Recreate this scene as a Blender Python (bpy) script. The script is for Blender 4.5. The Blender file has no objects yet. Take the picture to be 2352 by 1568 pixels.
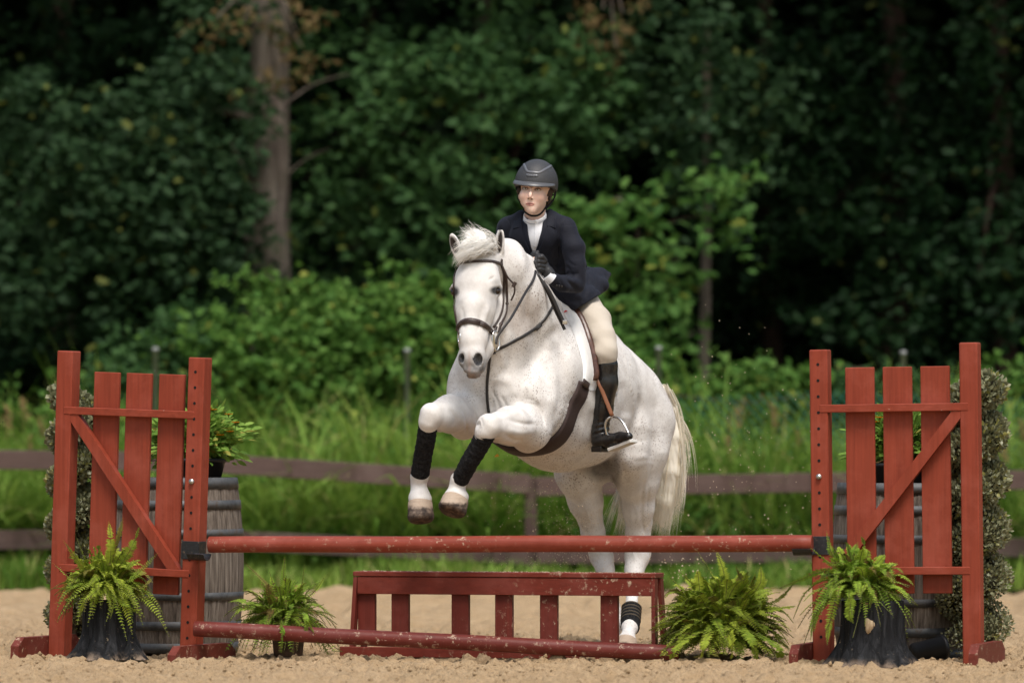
import bpy, math, random
import numpy as np
from mathutils import Vector, Matrix
from mathutils.bvhtree import BVHTree

# ------------------------------------------------------------------ camera, sky, sun, exposure
SC = bpy.context.scene
PX, DIST, CAMH, HOR = 458.0, 28.0, 1.09, 1006.0     # pixels per metre at the jump, camera distance and height, horizon row

def P(dx, dy, Y=0.0):
    """world point seen at photo position (dx,dy) at depth Y beyond the jump"""
    k = (DIST + Y) / DIST / PX
    return Vector(((dx - 1176.0) * k, Y, CAMH + (HOR - dy) * k))

def px(r, Y=0.0):
    return r * (DIST + Y) / DIST / PX

cd = bpy.data.cameras.new('camera')
cam = bpy.data.objects.new('camera', cd)
SC.collection.objects.link(cam)
cam.location = (0, -DIST, CAMH)
cam.rotation_euler = (math.radians(90), 0, 0)
cd.sensor_width = 36
cd.lens = PX * DIST / 2352 * 36
cd.shift_y = (HOR - 784) / 2352
cd.clip_start = 0.5
cd.clip_end = 400
cd.dof.use_dof = True
cd.dof.focus_distance = 27.75
cd.dof.aperture_fstop = 2.0
cd.dof.aperture_blades = 9
SC.camera = cam

SUN_EL, SUN_AZ = math.radians(62), math.radians(14)      # azimuth measured from the camera side towards the right
world = bpy.data.worlds.new("World")
SC.world = world
world.use_nodes = True
nt = world.node_tree
bg = nt.nodes['Background']
sky = nt.nodes.new('ShaderNodeTexSky')
sky.sky_type = 'NISHITA'
sky.sun_disc = False
sky.sun_elevation = SUN_EL
sky.sun_rotation = math.radians(180) - SUN_AZ
sky.air_density = 1.6
sky.dust_density = 4.0
sky.ozone_density = 0.6
nt.links.new(sky.outputs[0], bg.inputs[0])
bg.inputs[1].default_value = 0.10

sd = bpy.data.lights.new('sun', 'SUN')
sd.energy = 2.1
sd.angle = math.radians(20)
sd.color = (1.0, 0.965, 0.92)
sun = bpy.data.objects.new('sun', sd)
SC.collection.objects.link(sun)
sdir = Vector((math.sin(SUN_AZ) * math.cos(SUN_EL), -math.cos(SUN_AZ) * math.cos(SUN_EL), math.sin(SUN_EL)))
sun.rotation_euler = sdir.to_track_quat('Z', 'Y').to_euler()
sun.location = (3, -6, 12)

SC.view_settings.view_transform = 'Standard'
SC.view_settings.look = 'None'
SC.view_settings.exposure = 0.50
SC.view_settings.gamma = 1.0
SC.cycles.max_bounces = 6
SC.cycles.diffuse_bounces = 4
SC.cycles.glossy_bounces = 2
SC.cycles.transmission_bounces = 4
SC.cycles.transparent_max_bounces = 6
SC.cycles.use_denoising = True

# ------------------------------------------------------------------ helpers
COL = SC.collection

def tag(o, label=None, cat=None, group=None, kind=None):
    if label: o['label'] = label
    if cat: o['category'] = cat
    if group: o['group'] = group
    if kind: o['kind'] = kind
    return o

def empty(name, loc, label, cat, group=None):
    o = bpy.data.objects.new(name, None)
    o.empty_display_size = 0.1
    o.location = loc
    COL.objects.link(o)
    return tag(o, label, cat, group)

def link(name, me, parent=None):
    o = bpy.data.objects.new(name, me)
    COL.objects.link(o)
    if parent is not None:
        o.parent = parent
        # children are modelled in world coordinates: undo the chain of parents
        m = Matrix.Identity(4)
        p = parent
        while p is not None:
            m = p.matrix_basis @ m
            p = p.parent
        o.matrix_basis = m.inverted()
    return o

def fast_mesh(name, V, F, mats, parent=None, smooth=True, fmat=None, attrs=None):
    """V (n,3), F (m,k) arrays of equal sized faces, or a list of such arrays"""
    if not isinstance(F, list): F = [F]
    F = [np.asarray(f, dtype=np.int32) for f in F if len(f)]
    me = bpy.data.meshes.new(name)
    V = np.asarray(V, dtype=np.float32)
    me.vertices.add(len(V)); me.vertices.foreach_set('co', V.ravel())
    nl = sum(f.size for f in F); nf = sum(len(f) for f in F)
    me.loops.add(nl); me.loops.foreach_set('vertex_index', np.concatenate([f.ravel() for f in F]))
    tot = np.concatenate([np.full(len(f), f.shape[1], dtype=np.int32) for f in F])
    st = np.concatenate([[0], np.cumsum(tot)[:-1]]).astype(np.int32)
    me.polygons.add(nf); me.polygons.foreach_set('loop_start', st)
    me.polygons.foreach_set('loop_total', tot)
    if fmat is not None: me.polygons.foreach_set('material_index', np.asarray(fmat, dtype=np.int32))
    me.polygons.foreach_set('use_smooth', np.full(nf, smooth))
    me.update(calc_edges=True)
    if attrs:
        for an, arr in attrs.items():
            a = me.color_attributes.new(an, 'FLOAT_COLOR', 'POINT')
            arr = np.asarray(arr, dtype=np.float32)
            if arr.shape[1] == 3: arr = np.hstack([arr, np.ones((len(arr), 1), np.float32)])
            a.data.foreach_set('color', arr.ravel())
    for m in (mats if isinstance(mats, (list, tuple)) else [mats]): me.materials.append(m)
    return link(name, me, parent)

class MB:
    """collects shapes into one mesh"""
    def __init__(s): s.v = []; s.f = []; s.sm = []; s.mi = []
    def add(s, vs, fs, smooth=False, mi=0):
        b = len(s.v); s.v += [tuple(v) for v in vs]
        for f in fs: s.f.append(tuple(b + i for i in f)); s.sm.append(smooth); s.mi.append(mi)
    def box(s, M, lo, hi, bev=0.004, mi=0):
        """chamfered box, M maps local to world"""
        lo = Vector(lo); hi = Vector(hi); b = min(bev, min((hi - lo)) * 0.3)
        vs = []; idx = {}
        for i in (0, 1):
            for j in (0, 1):
                for k in (0, 1):
                    c = Vector((hi.x if i else lo.x, hi.y if j else lo.y, hi.z if k else lo.z))
                    d = Vector((-1 if i else 1, -1 if j else 1, -1 if k else 1)) * b
                    for a in range(3):
                        p = c + d; p[a] = c[a]
                        idx[(i, j, k, a)] = len(vs); vs.append(M @ p)
        fs = []
        for a in range(3):
            b1, b2 = [(1, 2), (2, 0), (0, 1)][a]
            for e in (0, 1):
                q = []
                for (p1, p2) in ((0, 0), (1, 0), (1, 1), (0, 1)):
                    t = [0, 0, 0]; t[a] = e; t[b1] = p1; t[b2] = p2
                    q.append(idx[(*t, a)])
                fs.append(q if e else q[::-1])
        for a in range(3):
            b1, b2 = [(1, 2), (2, 0), (0, 1)][a]
            for e1 in (0, 1):
                for e2 in (0, 1):
                    t0 = [0, 0, 0]; t1 = [0, 0, 0]
                    t0[b1] = t1[b1] = e1; t0[b2] = t1[b2] = e2; t1[a] = 1
                    q = [idx[(*t0, b1)], idx[(*t1, b1)], idx[(*t1, b2)], idx[(*t0, b2)]]
                    fs.append(q if e1 == e2 else q[::-1])
        for i in (0, 1):
            for j in (0, 1):
                for k in (0, 1):
                    q = [idx[(i, j, k, a)] for a in range(3)]
                    fs.append(q if (i + j + k) % 2 else q[::-1])
        s.add(vs, fs, False, mi)
    def prism(s, M, poly, y0, y1, mi=0, ax=1):
        """polygon (a,b) extruded along the local y axis (ax=1) or x axis (ax=0)"""
        n = len(poly)
        mk = (lambda a, b, t: (a, t, b)) if ax == 1 else (lambda a, b, t: (t, a, b))
        vs = [M @ Vector(mk(a, b, y0)) for a, b in poly] + [M @ Vector(mk(a, b, y1)) for a, b in poly]
        fs = [tuple(range(n)), tuple(range(2 * n - 1, n - 1, -1))]
        fs += [(i, i + n, (i + 1) % n + n, (i + 1) % n) for i in range(n)]
        s.add(vs, fs, False, mi)
    def tube(s, pts, rad, n=8, cap=True, mi=0, smooth=True, flat=None):
        pts = [Vector(p) for p in pts]; m = len(pts)
        if not isinstance(rad, (list, tuple)): rad = [rad] * m
        vs = []; N = None
        for i, p in enumerate(pts):
            t = (pts[min(i + 1, m - 1)] - pts[max(i - 1, 0)]).normalized()
            if N is None:
                N = t.cross(Vector((0, 0, 1)));
                if N.length < 0.1: N = t.cross(Vector((1, 0, 0)))
                N.normalize()
            N = (N - t * N.dot(t)).normalized(); B = t.cross(N)
            for k in range(n):
                a = 2 * math.pi * k / n
                vs.append(p + (N * math.cos(a) + B * math.sin(a)) * rad[i])
        fs = [(i * n + k, i * n + (k + 1) % n, (i + 1) * n + (k + 1) % n, (i + 1) * n + k) for i in range(m - 1) for k in range(n)]
        s.add(vs, fs, smooth, mi)
        if cap: s.add(vs[:n][::-1], [tuple(range(n))], False, mi); s.add(vs[-n:], [tuple(range(n))], False, mi)
    def lathe(s, M, prof, n=32, mi=0, smooth=True, wob=None):
        vs = []
        for j, (r, z) in enumerate(prof):
            for k in range(n):
                a = 2 * math.pi * k / n
                rr = r * (1 + (wob(a, z) if wob else 0))
                vs.append(M @ Vector((rr * math.cos(a), rr * math.sin(a), z)))
        fs = [(i * n + k, i * n + (k + 1) % n, (i + 1) * n + (k + 1) % n, (i + 1) * n + k) for i in range(len(prof) - 1) for k in range(n)]
        s.add(vs, fs, smooth, mi)
    def strap(s, pts, nrm, w, th, mi=0):
        """flat leather strap following pts, outer side along nrm"""
        pts = [Vector(p) for p in pts]; m = len(pts); vs = []
        if not isinstance(w, (list, tuple)): w = [w] * m
        for i, p in enumerate(pts):
            t = (pts[min(i + 1, m - 1)] - pts[max(i - 1, 0)]).normalized()
            n = Vector(nrm[i]); n = (n - t * n.dot(t)).normalized(); b = t.cross(n)
            ww = w[i] / 2
            for (u, v) in ((-1, 0), (-1, .6), (-.7, 1), (.7, 1), (1, .6), (1, 0)):
                vs.append(p + b * (u * ww) + n * (v * th))
        fs = [(i * 6 + k, i * 6 + (k + 1) % 6, (i + 1) * 6 + (k + 1) % 6, (i + 1) * 6 + k) for i in range(m - 1) for k in range(6)]
        fs += [tuple(range(5, -1, -1)), tuple((m - 1) * 6 + k for k in range(6))]
        s.add(vs, fs, True, mi)
    def build(s, name, mats, parent=None, fix=True):
        me = bpy.data.meshes.new(name)
        me.from_pydata(s.v, [], s.f)
        me.polygons.foreach_set('use_smooth', s.sm)
        me.polygons.foreach_set('material_index', s.mi)
        me.update()
        if fix:
            import bmesh
            bm = bmesh.new(); bm.from_mesh(me)
            bmesh.ops.recalc_face_normals(bm, faces=bm.faces)
            bm.to_mesh(me); bm.free()
        for m in (mats if isinstance(mats, (list, tuple)) else [mats]): me.materials.append(m)
        return link(name, me, parent)

def spline(pts, n=8):
    """Catmull-Rom through pts"""
    pts = [Vector(p) for p in pts]; out = []
    q = [pts[0] * 2 - pts[1]] + pts + [pts[-1] * 2 - pts[-2]]
    for i in range(1, len(q) - 2):
        a, b, c, d = q[i - 1:i + 3]
        for k in range(n):
            t = k / n
            out.append(0.5 * (2 * b + (c - a) * t + (2 * a - 5 * b + 4 * c - d) * t * t + (3 * b - a - 3 * c + d) * t ** 3))
    out.append(pts[-1])
    return out

# ------------------------------------------------------------------ materials
def new_mat(name, color=(.5, .5, .5), rough=0.6, spec=0.4, metal=0):
    m = bpy.data.materials.new(name); m.use_nodes = True
    b = m.node_tree.nodes['Principled BSDF']
    b.inputs['Base Color'].default_value = (*color, 1)
    b.inputs['Roughness'].default_value = rough
    b.inputs['Specular IOR Level'].default_value = spec
    b.inputs['Metallic'].default_value = metal
    return m

class NT:
    """small node writer"""
    def __init__(s, m):
        s.t = m.node_tree; s.b = s.t.nodes['Principled BSDF']
        s.co = s.t.nodes.new('ShaderNodeTexCoord').outputs['Object']
    def n(s, typ, **kw):
        nd = s.t.nodes.new(typ)
        for k, v in kw.items(): setattr(nd, k, v)
        return nd
    def put(s, sock, v):
        if isinstance(v, bpy.types.NodeSocket): s.t.links.new(v, sock)
        elif isinstance(v, (tuple, list)) and len(v) == 3 and sock.type == 'RGBA': sock.default_value = (*v, 1)
        else: sock.default_value = v
    def noise(s, scale, detail=4, rough=.55, stretch=None, dist=0, co=None):
        v = co or s.co
        if stretch:
            mp = s.n('ShaderNodeMapping'); s.put(mp.inputs['Vector'], v); mp.inputs['Scale'].default_value = stretch; v = mp.outputs[0]
        nd = s.n('ShaderNodeTexNoise'); s.put(nd.inputs['Vector'], v)
        nd.inputs['Scale'].default_value = scale; nd.inputs['Detail'].default_value = detail
        nd.inputs['Roughness'].default_value = rough; nd.inputs['Distortion'].default_value = dist
        return nd.outputs['Fac']
    def voro(s, scale, stretch=None, out='Distance', rand=1):
        v = s.co
        if stretch:
            mp = s.n('ShaderNodeMapping'); s.put(mp.inputs['Vector'], v); mp.inputs['Scale'].default_value = stretch; v = mp.outputs[0]
        nd = s.n('ShaderNodeTexVoronoi'); s.put(nd.inputs['Vector'], v)
        nd.inputs['Scale'].default_value = scale; nd.inputs['Randomness'].default_value = rand
        return nd.outputs[out]
    def ramp(s, v, stops):
        nd = s.n('ShaderNodeValToRGB'); s.put(nd.inputs[0], v)
        e = nd.color_ramp.elements
        while len(e) < len(stops): e.new(0.5)
        for i, (p, c) in enumerate(stops):
            e[i].position = p
            e[i].color = (*c, 1) if isinstance(c, (tuple, list)) else (c, c, c, 1)
        return nd.outputs[0]
    def mix(s, f, a, b, mode='MIX'):
        nd = s.n('ShaderNodeMix', data_type='RGBA', blend_type=mode)
        s.put(nd.inputs[0], f); s.put(nd.inputs[6], a); s.put(nd.inputs[7], b)
        return nd.outputs[2]
    def math(s, op, a, b=0.0):
        nd = s.n('ShaderNodeMath', operation=op); s.put(nd.inputs[0], a); s.put(nd.inputs[1], b)
        return nd.outputs[0]
    def attr(s, name, out='Color'):
        nd = s.n('ShaderNodeAttribute', attribute_name=name); return nd.outputs[out]
    def sep(s, c):
        nd = s.n('ShaderNodeSeparateColor'); s.put(nd.inputs[0], c); return nd.outputs
    def bump(s, h, dist=0.01, strength=1):
        nd = s.n('ShaderNodeBump'); s.put(nd.inputs['Height'], h)
        nd.inputs['Distance'].default_value = dist; nd.inputs['Strength'].default_value = strength
        s.t.links.new(nd.outputs[0], s.b.inputs['Normal'])
    def color(s, c): s.put(s.b.inputs['Base Color'], c)
    def rough(s, c): s.put(s.b.inputs['Roughness'], c)

def wood_paint(name, base, grain_axis, dirt=0.0, rough=.5, chips=.0):
    """painted wood: faint grain along one axis, stains, chips and splashes of sand"""
    m = new_mat(name, base, rough, .22); t = NT(m)
    st = [60, 60, 60]; st[grain_axis] = 2.5
    g = t.noise(1.0, 5, .6, stretch=tuple(st))
    big = t.noise(2.2, 4, .6)
    c = t.mix(t.ramp(g, [(.3, 0.0), (.75, 1.0)]), tuple(x * .78 for x in base), tuple(min(1, x * 1.12) for x in base))
    c = t.mix(t.ramp(big, [(.55, 0.0), (.8, .35)]), c, tuple(x * .62 for x in base))
    fade = t.noise(5, 5, .65)
    c = t.mix(t.ramp(fade, [(.48, 0.0), (.72, .45)]), c, tuple(min(1, x * 1.35 + .035) for x in base))
    st2 = [9, 9, 9]; st2[grain_axis] = 1.2
    stain = t.noise(1.0, 6, .7, stretch=tuple(st2), dist=.6)
    c = t.mix(t.ramp(stain, [(.66, 0.0), (.74, .8)]), c, (.035, .012, .01))
    if chips > 0:
        st3 = [55, 55, 55]; st3[grain_axis] = 18
        ch = t.noise(1.0, 3, .6, stretch=tuple(st3))
        c = t.mix(t.ramp(ch, [(.75 - chips, 0.0), (.77 - chips, .9)]), c, (.55, .40, .32))
    if dirt > 0:
        d = t.noise(28, 6, .75); d2 = t.noise(1.4, 3, .5)
        mm = t.math('MULTIPLY', t.ramp(d, [(.57 , 0.0), (.66, 1.0)]), t.ramp(d2, [(.5 - dirt * .25, 0.0), (.62, 1.0)]))
        c = t.mix(mm, c, (.50, .38, .27))
    t.color(c)
    t.rough(t.ramp(g, [(0, rough - .08), (1, rough + .15)]))
    t.bump(g, .0015, .7)
    return m

RED = (.265, .048, .024)
M = {}
M['red_z'] = wood_paint('red_paint_upright', RED, 2, chips=.0)
M['red_x'] = wood_paint('red_paint_level', RED, 0, chips=.035)
M['red_foot'] = wood_paint('red_paint_foot', (.15, .030, .020), 1, dirt=.7)
M['red_pole'] = wood_paint('red_paint_pole', (.24, .045, .026), 0, dirt=.3, rough=.42, chips=.03)
M['red_pole2'] = wood_paint('red_paint_ground_pole', (.135, .024, .017), 0, dirt=1.3, rough=.42, chips=.05)
M['red_box'] = wood_paint('red_paint_gate', (.165, .028, .017), 0, dirt=.3)
M['red_slat'] = wood_paint('red_paint_gate_slat', (.15, .026, .017), 2, dirt=.3)
M['hole'] = new_mat('pin_hole_shade', (.006, .005, .005), .9)  # flat dark discs on the post paint the shade inside the holes
M['cup'] = new_mat('black_steel', (.018, .018, .02), .45, .5)
t = NT(M['cup']); d = t.noise(60, 4); t.color(t.ramp(d, [(.45, (.012, .012, .014)), (.62, (.022, .022, .025)), (.72, (.13, .08, .05))]))
M['bolt'] = new_mat('bolt_steel', (.55, .54, .52), .35, .5, .9)
# ------------------------------------------------------------------ noise for meshes
def vnoise2(x, y, seed=0):
    """smooth value noise on numpy arrays"""
    xi = np.floor(x).astype(np.int64); yi = np.floor(y).astype(np.int64)
    fx = x - xi; fy = y - yi
    fx = fx * fx * (3 - 2 * fx); fy = fy * fy * (3 - 2 * fy)
    def h(a, b):
        n = (a * 374761393 + b * 668265263 + seed * 1442695041) & 0xffffffff
        n = ((n ^ (n >> 13)) * 1274126177) & 0xffffffff
        return ((n ^ (n >> 16)) & 0xffff) / 65535.0
    return (h(xi, yi) * (1 - fx) + h(xi + 1, yi) * fx) * (1 - fy) + (h(xi, yi + 1) * (1 - fx) + h(xi + 1, yi + 1) * fx) * fy

# ------------------------------------------------------------------ arena sand
def grid(name, xs, ys, zf, mat):
    X, Y = np.meshgrid(xs, ys)
    Z = zf(X, Y)
    n, m = X.shape
    V = np.stack([X, Y, Z], -1).reshape(-1, 3)
    i = np.arange(n - 1)[:, None] * m + np.arange(m - 1)[None]
    F = np.stack([i, i + 1, i + m + 1, i + m], -1).reshape(-1, 4)
    return fast_mesh(name, V, F, mat)

def sand_height(X, Y):
    z = (vnoise2(X * 1.1, Y * .8, 1) - .5) * .03 + (vnoise2(X * 6, Y * 6, 2) - .5) * .016
    fine = (np.abs(X) < 3.6) & (Y < 5)
    c = vnoise2(X * 26, Y * 26, 3); c2 = vnoise2(X * 60 + 5, Y * 60, 4); c3 = vnoise2(X * 13, Y * 13, 6)
    z = z + fine * ((np.clip(c - .5, 0, 1) * .07) + (c2 - .5) * .018 + (c3 - .5) * .040 - .016)
    # harrow and hoof marks further back
    z = z + (Y > 3) * (np.abs(vnoise2(X * 3.2, Y * 2.2, 8) - .5) * .15 - .045 + (vnoise2(X * 9, Y * 5, 9) - .5) * .075) * np.clip((Y - 3) / 3, 0, 1)
    return z
M['sand'] = new_mat('arena_sand', (.42, .29, .17), .95, .15)
t = NT(M['sand'])
n1 = t.noise(9, 6, .7); n2 = t.noise(120, 4, .7); n3 = t.noise(.7, 3, .5)
c = t.mix(t.ramp(n1, [(.3, 0.0), (.7, 1.0)]), (.385, .26, .14), (.53, .385, .235))
c = t.mix(t.ramp(n2, [(.34, 1.0), (.46, 0.0)]), c, (.19, .12, .055))
c = t.mix(t.ramp(n3, [(.3, .35), (.7, 0.0)]), c, (.46, .33, .20))
t.color(c); t.bump(t.math('ADD', n2, t.math('MULTIPLY', n1, 2.0)), .012, 1.0)
xs = np.concatenate([np.linspace(-40, -4.2, 30), np.arange(-4, 4.0, .016), np.linspace(4.2, 40, 30)])
ys = np.concatenate([np.linspace(-34, -4.6, 24), np.arange(-4.4, 2.0, .013), np.arange(2.0, 5, .05), np.arange(5.05, 14, .08)])
tag(grid('sand', xs, ys, sand_height, M['sand']), 'raked tan sand of the riding arena', None, None, 'structure')

# loose clods of sand lying on the arena surface
rng = np.random.default_rng(5)
def blobs(name, C, R, mat, seed=0, label=None, cat=None, kind=None):
    """many small rough octahedral lumps as one mesh"""
    r = np.random.default_rng(seed)
    base = np.array([[1, 0, 0], [-1, 0, 0], [0, 1, 0], [0, -1, 0], [0, 0, 1], [0, 0, -1]], float)
    fc = np.array([[0, 2, 4], [2, 1, 4], [1, 3, 4], [3, 0, 4], [2, 0, 5], [1, 2, 5], [3, 1, 5], [0, 3, 5]])
    n = len(C)
    V = C[:, None] + base[None] * (R[:, None, None] * r.uniform(.6, 1.3, (n, 6, 1))) + r.normal(0, .18, (n, 6, 3)) * R[:, None, None]
    F = fc[None] + (np.arange(n) * 6)[:, None, None]
    o = fast_mesh(name, V.reshape(-1, 3), F.reshape(-1, 3), mat, smooth=True)
    return tag(o, label, cat, None, kind)
n = 12000
C = np.stack([rng.uniform(-3.2, 3.2, n), -3.6 + rng.uniform(0, 1, n) ** .8 * 6.5, np.zeros(n)], 1)
C[:, 2] = sand_height(C[:, 0], C[:, 1]) + .001
blobs('sand_clods', C, rng.uniform(.003, .013, n) * rng.uniform(.6, 1.25, n), M['sand'], 1, 'loose crumbs of sand scattered over the arena surface', None, 'stuff')

# ------------------------------------------------------------------ ground beyond the arena
M['soil'] = new_mat('dark_soil', (.035, .03, .018), .95, .1)
t = NT(M['soil']); n1 = t.noise(4, 6, .7)
t.color(t.ramp(n1, [(.35, (.020, .017, .010)), (.6, (.035, .032, .016)), (.75, (.03, .045, .012))])); t.bump(n1, .03)
def soil_h(X, Y): return .02 + (vnoise2(X, Y, 11) - .5) * .08 + np.clip((Y - 12.5) / 3, 0, 1) * .02
xs = np.arange(-90, 90.1, .9); ys = np.concatenate([[12.15, 12.3], np.arange(12.6, 30, .5), np.arange(31, 120, 3)])
def soil_h2(X, Y):
    z = soil_h(X, Y)
    return np.where(Y < 12.2, -.05, z)
tag(grid('ground', xs, ys, soil_h2, M['soil']), 'dark soil under the grass and trees beyond the arena', None, None, 'structure')
tag(grid('field', np.linspace(-90, 90, 8), np.linspace(-120, 12.2, 8), lambda X, Y: np.full_like(X, -.06), M['sand']),
    'flat sandy ground around the arena', None, None, 'structure')

# ------------------------------------------------------------------ foliage material
def leaf_mat(name, c1, c2, c3=None, trans=.35, rough=.65, spec=.18, third=.93):
    """leaf colour varies leaf by leaf through the rnd attribute"""
    m = new_mat(name, c1, rough, spec); t = NT(m)
    s = t.sep(t.attr('rnd'))
    c = t.mix(s[0], c1, c2)
    if c3: c = t.mix(t.math('GREATER_THAN', s[1], third), c, c3)
    t.color(c)
    tr = t.n('ShaderNodeBsdfTranslucent'); 
    t.put(tr.inputs[0], c)
    mx = t.n('ShaderNodeMixShader'); mx.inputs[0].default_value = trans
    out = t.t.nodes['Material Output']
    t.t.links.new(t.b.outputs[0], mx.inputs[1]); t.t.links.new(tr.outputs[0], mx.inputs[2]); t.t.links.new(mx.outputs[0], out.inputs[0])
    return m

def rand_rot(r, n, droop=None):
    """random leaf frames: x = leaf length axis, z = leaf normal"""
    X = r.normal(size=(n, 3)); X[:, 2] = X[:, 2] * .55 - (droop or 0)
    X /= np.linalg.norm(X, axis=1, keepdims=True)
    Z = r.normal(size=(n, 3)) * .6 + np.array([0, -.35, .8])
    Z -= X * (Z * X).sum(1, keepdims=True); Z /= np.linalg.norm(Z, axis=1, keepdims=True)
    Y = np.cross(Z, X)
    return X, Y, Z

# leaf outlines: (x, y, z) with the stalk at the origin; faces index them
def outline(kind):
    if kind == 'oak':       # lobed leaf
        o = [(0, .03), (.22, .10), (.30, .30), (.42, .16), (.58, .36), (.66, .15), (.85, .24), (1, 0)]
    elif kind == 'round':
        o = [(0, .02), (.12, .28), (.40, .40), (.72, .26), (1, 0)]
    elif kind == 'narrow':
        o = [(0, .02), (.3, .16), (.65, .13), (1, 0)]
    else:
        o = [(0, .03), (.3, .24), (.7, .2), (1, 0)]
    up = [(x, y, -.25 * abs(y) * 0 + .12 * y - .15 * x * x) for x, y in o]
    mid = [(x, 0, -.15 * x * x) for x, y in o]
    dn = [(x, -y, .12 * y - .15 * x * x) for x, y in o]
    n = len(o)
    V = np.array(up + mid + dn, float)
    F = []
    for i in range(n - 1):
        F.append((n + i, n + i + 1, i + 1, i)); F.append((2 * n + i, 2 * n + i + 1, n + i + 1, n + i))
    return V, np.array(F)

def leaves(name, C, size, mat, kind='leaf', parent=None, seed=0, droop=.2, frames=None):
    """leaf shapes at points C as ONE mesh"""
    r = np.random.default_rng(seed); n = len(C)
    V0, F0 = outline(kind)
    X, Y, Z = frames if frames is not None else rand_rot(r, n, droop)
    s = np.broadcast_to(size, (n,)) * r.uniform(.65, 1.3, n)
    V = C[:, None] + (V0[None, :, 0, None] * X[:, None] + V0[None, :, 1, None] * Y[:, None] + V0[None, :, 2, None] * Z[:, None]) * s[:, None, None]
    k = len(V0)
    F = F0[None] + (np.arange(n) * k)[:, None, None]
    rc = np.repeat(np.stack([r.uniform(0, 1, n), r.uniform(0, 1, n), r.uniform(0, 1, n)], 1), k, 0)
    return fast_mesh(name, V.reshape(-1, 3), F.reshape(-1, 4), mat, parent, smooth=False, attrs={'rnd': rc})

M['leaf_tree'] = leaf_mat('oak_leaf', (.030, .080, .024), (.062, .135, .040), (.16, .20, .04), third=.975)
M['leaf_left'] = leaf_mat('dim_oak_leaf', (.018, .048, .018), (.040, .085, .032), (.12, .14, .03), third=.975)  # oak leaf again, with shade put into its colour
M['leaf_shaded'] = leaf_mat('shade_leaf', (.007, .026, .009), (.015, .045, .012), (.10, .12, .03), trans=.2, third=.985)  # leaf for trees in shade, the shade painted into its colour
M['leaf_bush'] = leaf_mat('bush_leaf', (.062, .155, .026), (.125, .24, .045), (.27, .31, .06), third=.95)
M['leaf_young'] = leaf_mat('young_oak_leaf', (.05, .135, .026), (.115, .225, .05), (.27, .31, .06), third=.96)
M['leaf_brown'] = leaf_mat('withered_leaf', (.13, .09, .035), (.20, .14, .06), (.08, .11, .03), third=.8)
M['grass'] = leaf_mat('grass_blade', (.08, .19, .022), (.33, .46, .09), (.50, .46, .18), trans=.3, third=.94)
M['seed'] = leaf_mat('seed_head', (.30, .18, .09), (.36, .24, .12), trans=.2)
M['bark'] = new_mat('tree_bark', (.13, .09, .065), .9, .1)
t = NT(M['bark']); g = t.noise(1, 6, .65, stretch=(16, 16, 2.2), dist=.5); g2 = t.noise(3, 3)
c = t.ramp(g, [(.3, (.04, .032, .027)), (.5, (.12, .097, .08)), (.72, (.25, .21, .18))])
t.color(t.mix(t.ramp(g2, [(.4, 0.0), (.7, .5)]), c, (.10, .10, .06))); t.bump(g, .03)

M['bark_shaded'] = new_mat('shaded_bark', (.045, .03, .024), .9, .1)  # same bark with shade put into the colour, for trees in the dark
t = NT(M['bark_shaded']); g = t.noise(1, 6, .65, stretch=(16, 16, 2.2), dist=.5)
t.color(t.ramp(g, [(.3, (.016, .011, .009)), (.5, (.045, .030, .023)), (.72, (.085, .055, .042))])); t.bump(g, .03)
def branch_tree(name, base, top, r0, r1, label, group, crown_pts, leafkind, leafsize, leafmat, seed=0, limbs=(), wob=.05, flare=1.5):
    """tapered trunk with limbs, crown of leaf clusters"""
    r = random.Random(seed)
    e = empty(name, base, label, 'tree', group)
    base = Vector(base); top = Vector(top)
    pts = []; rad = []
    for i in range(15):
        t_ = i / 14
        p = base.lerp(top, t_) + Vector((math.sin(t_ * 5 + seed) * wob, math.cos(t_ * 4 + seed) * wob, 0))
        pts.append(p); rad.append((r0 + (r1 - r0) * t_) * (1 + (flare - 1) * math.exp(-t_ * 9)))
    mb = MB(); mb.tube(pts, rad, 16)
    for (a, b, ra, rb) in limbs:
        a = Vector(a); b = Vector(b); mid = a.lerp(b, .5) + Vector((0, 0, (b - a).length * .08))
        q = spline([a, mid, b], 6); mb.tube(q, [ra + (rb - ra) * i / (len(q) - 1) for i in range(len(q))], 7)
    mb.build('trunk', M['bark'] if seed in (1, 4) else M['bark_shaded'], e)
    if crown_pts is not None and len(crown_pts):
        leaves('crown', crown_pts, leafsize, leafmat, leafkind, e, seed)
    return e

def clusters(r, centers, radii, per, squash=.7, twig=.16):
    """leaf points gathered in sprays around random twigs inside ellipsoids"""
    out = []
    for c, R in zip(centers, radii):
        n = int(per)
        nc = max(4, n // 14)
        u = r.normal(size=(nc, 3)); u /= np.linalg.norm(u, axis=1, keepdims=True)
        rad = r.uniform(.25, 1, (nc, 1)) ** .5
        tc = np.asarray(c) + u * rad * np.array([R, R * .8, R * squash])
        d = r.normal(size=(nc, 3)) * .5 + u * .5; d[:, 2] -= .35
        d /= np.linalg.norm(d, axis=1, keepdims=True)
        k = r.integers(0, nc, n)
        tt = r.uniform(0, 1, (n, 1))
        out.append(tc[k] + d[k] * tt * twig * 2.2 + r.normal(0, twig * .33, (n, 3)))
    return np.concatenate(out)

R_ = np.random.default_rng(11)
def PD(dx, dy, Y): return tuple(P(dx, dy, Y))

# crowns are given as photo position, depth, radius
def crown(lst, per=500, seed=0, twig=.16):
    r = np.random.default_rng(seed)
    cs = [PD(a, b, Y) for a, b, Y, R in lst]; rs = [R for *_, R in lst]
    n = [per * 1.6 * (R ** 2) / .5 for R in rs]
    return np.concatenate([clusters(r, [c], [R], max(60, k), twig=twig) for c, R, k in zip(cs, rs, n)])

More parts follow.
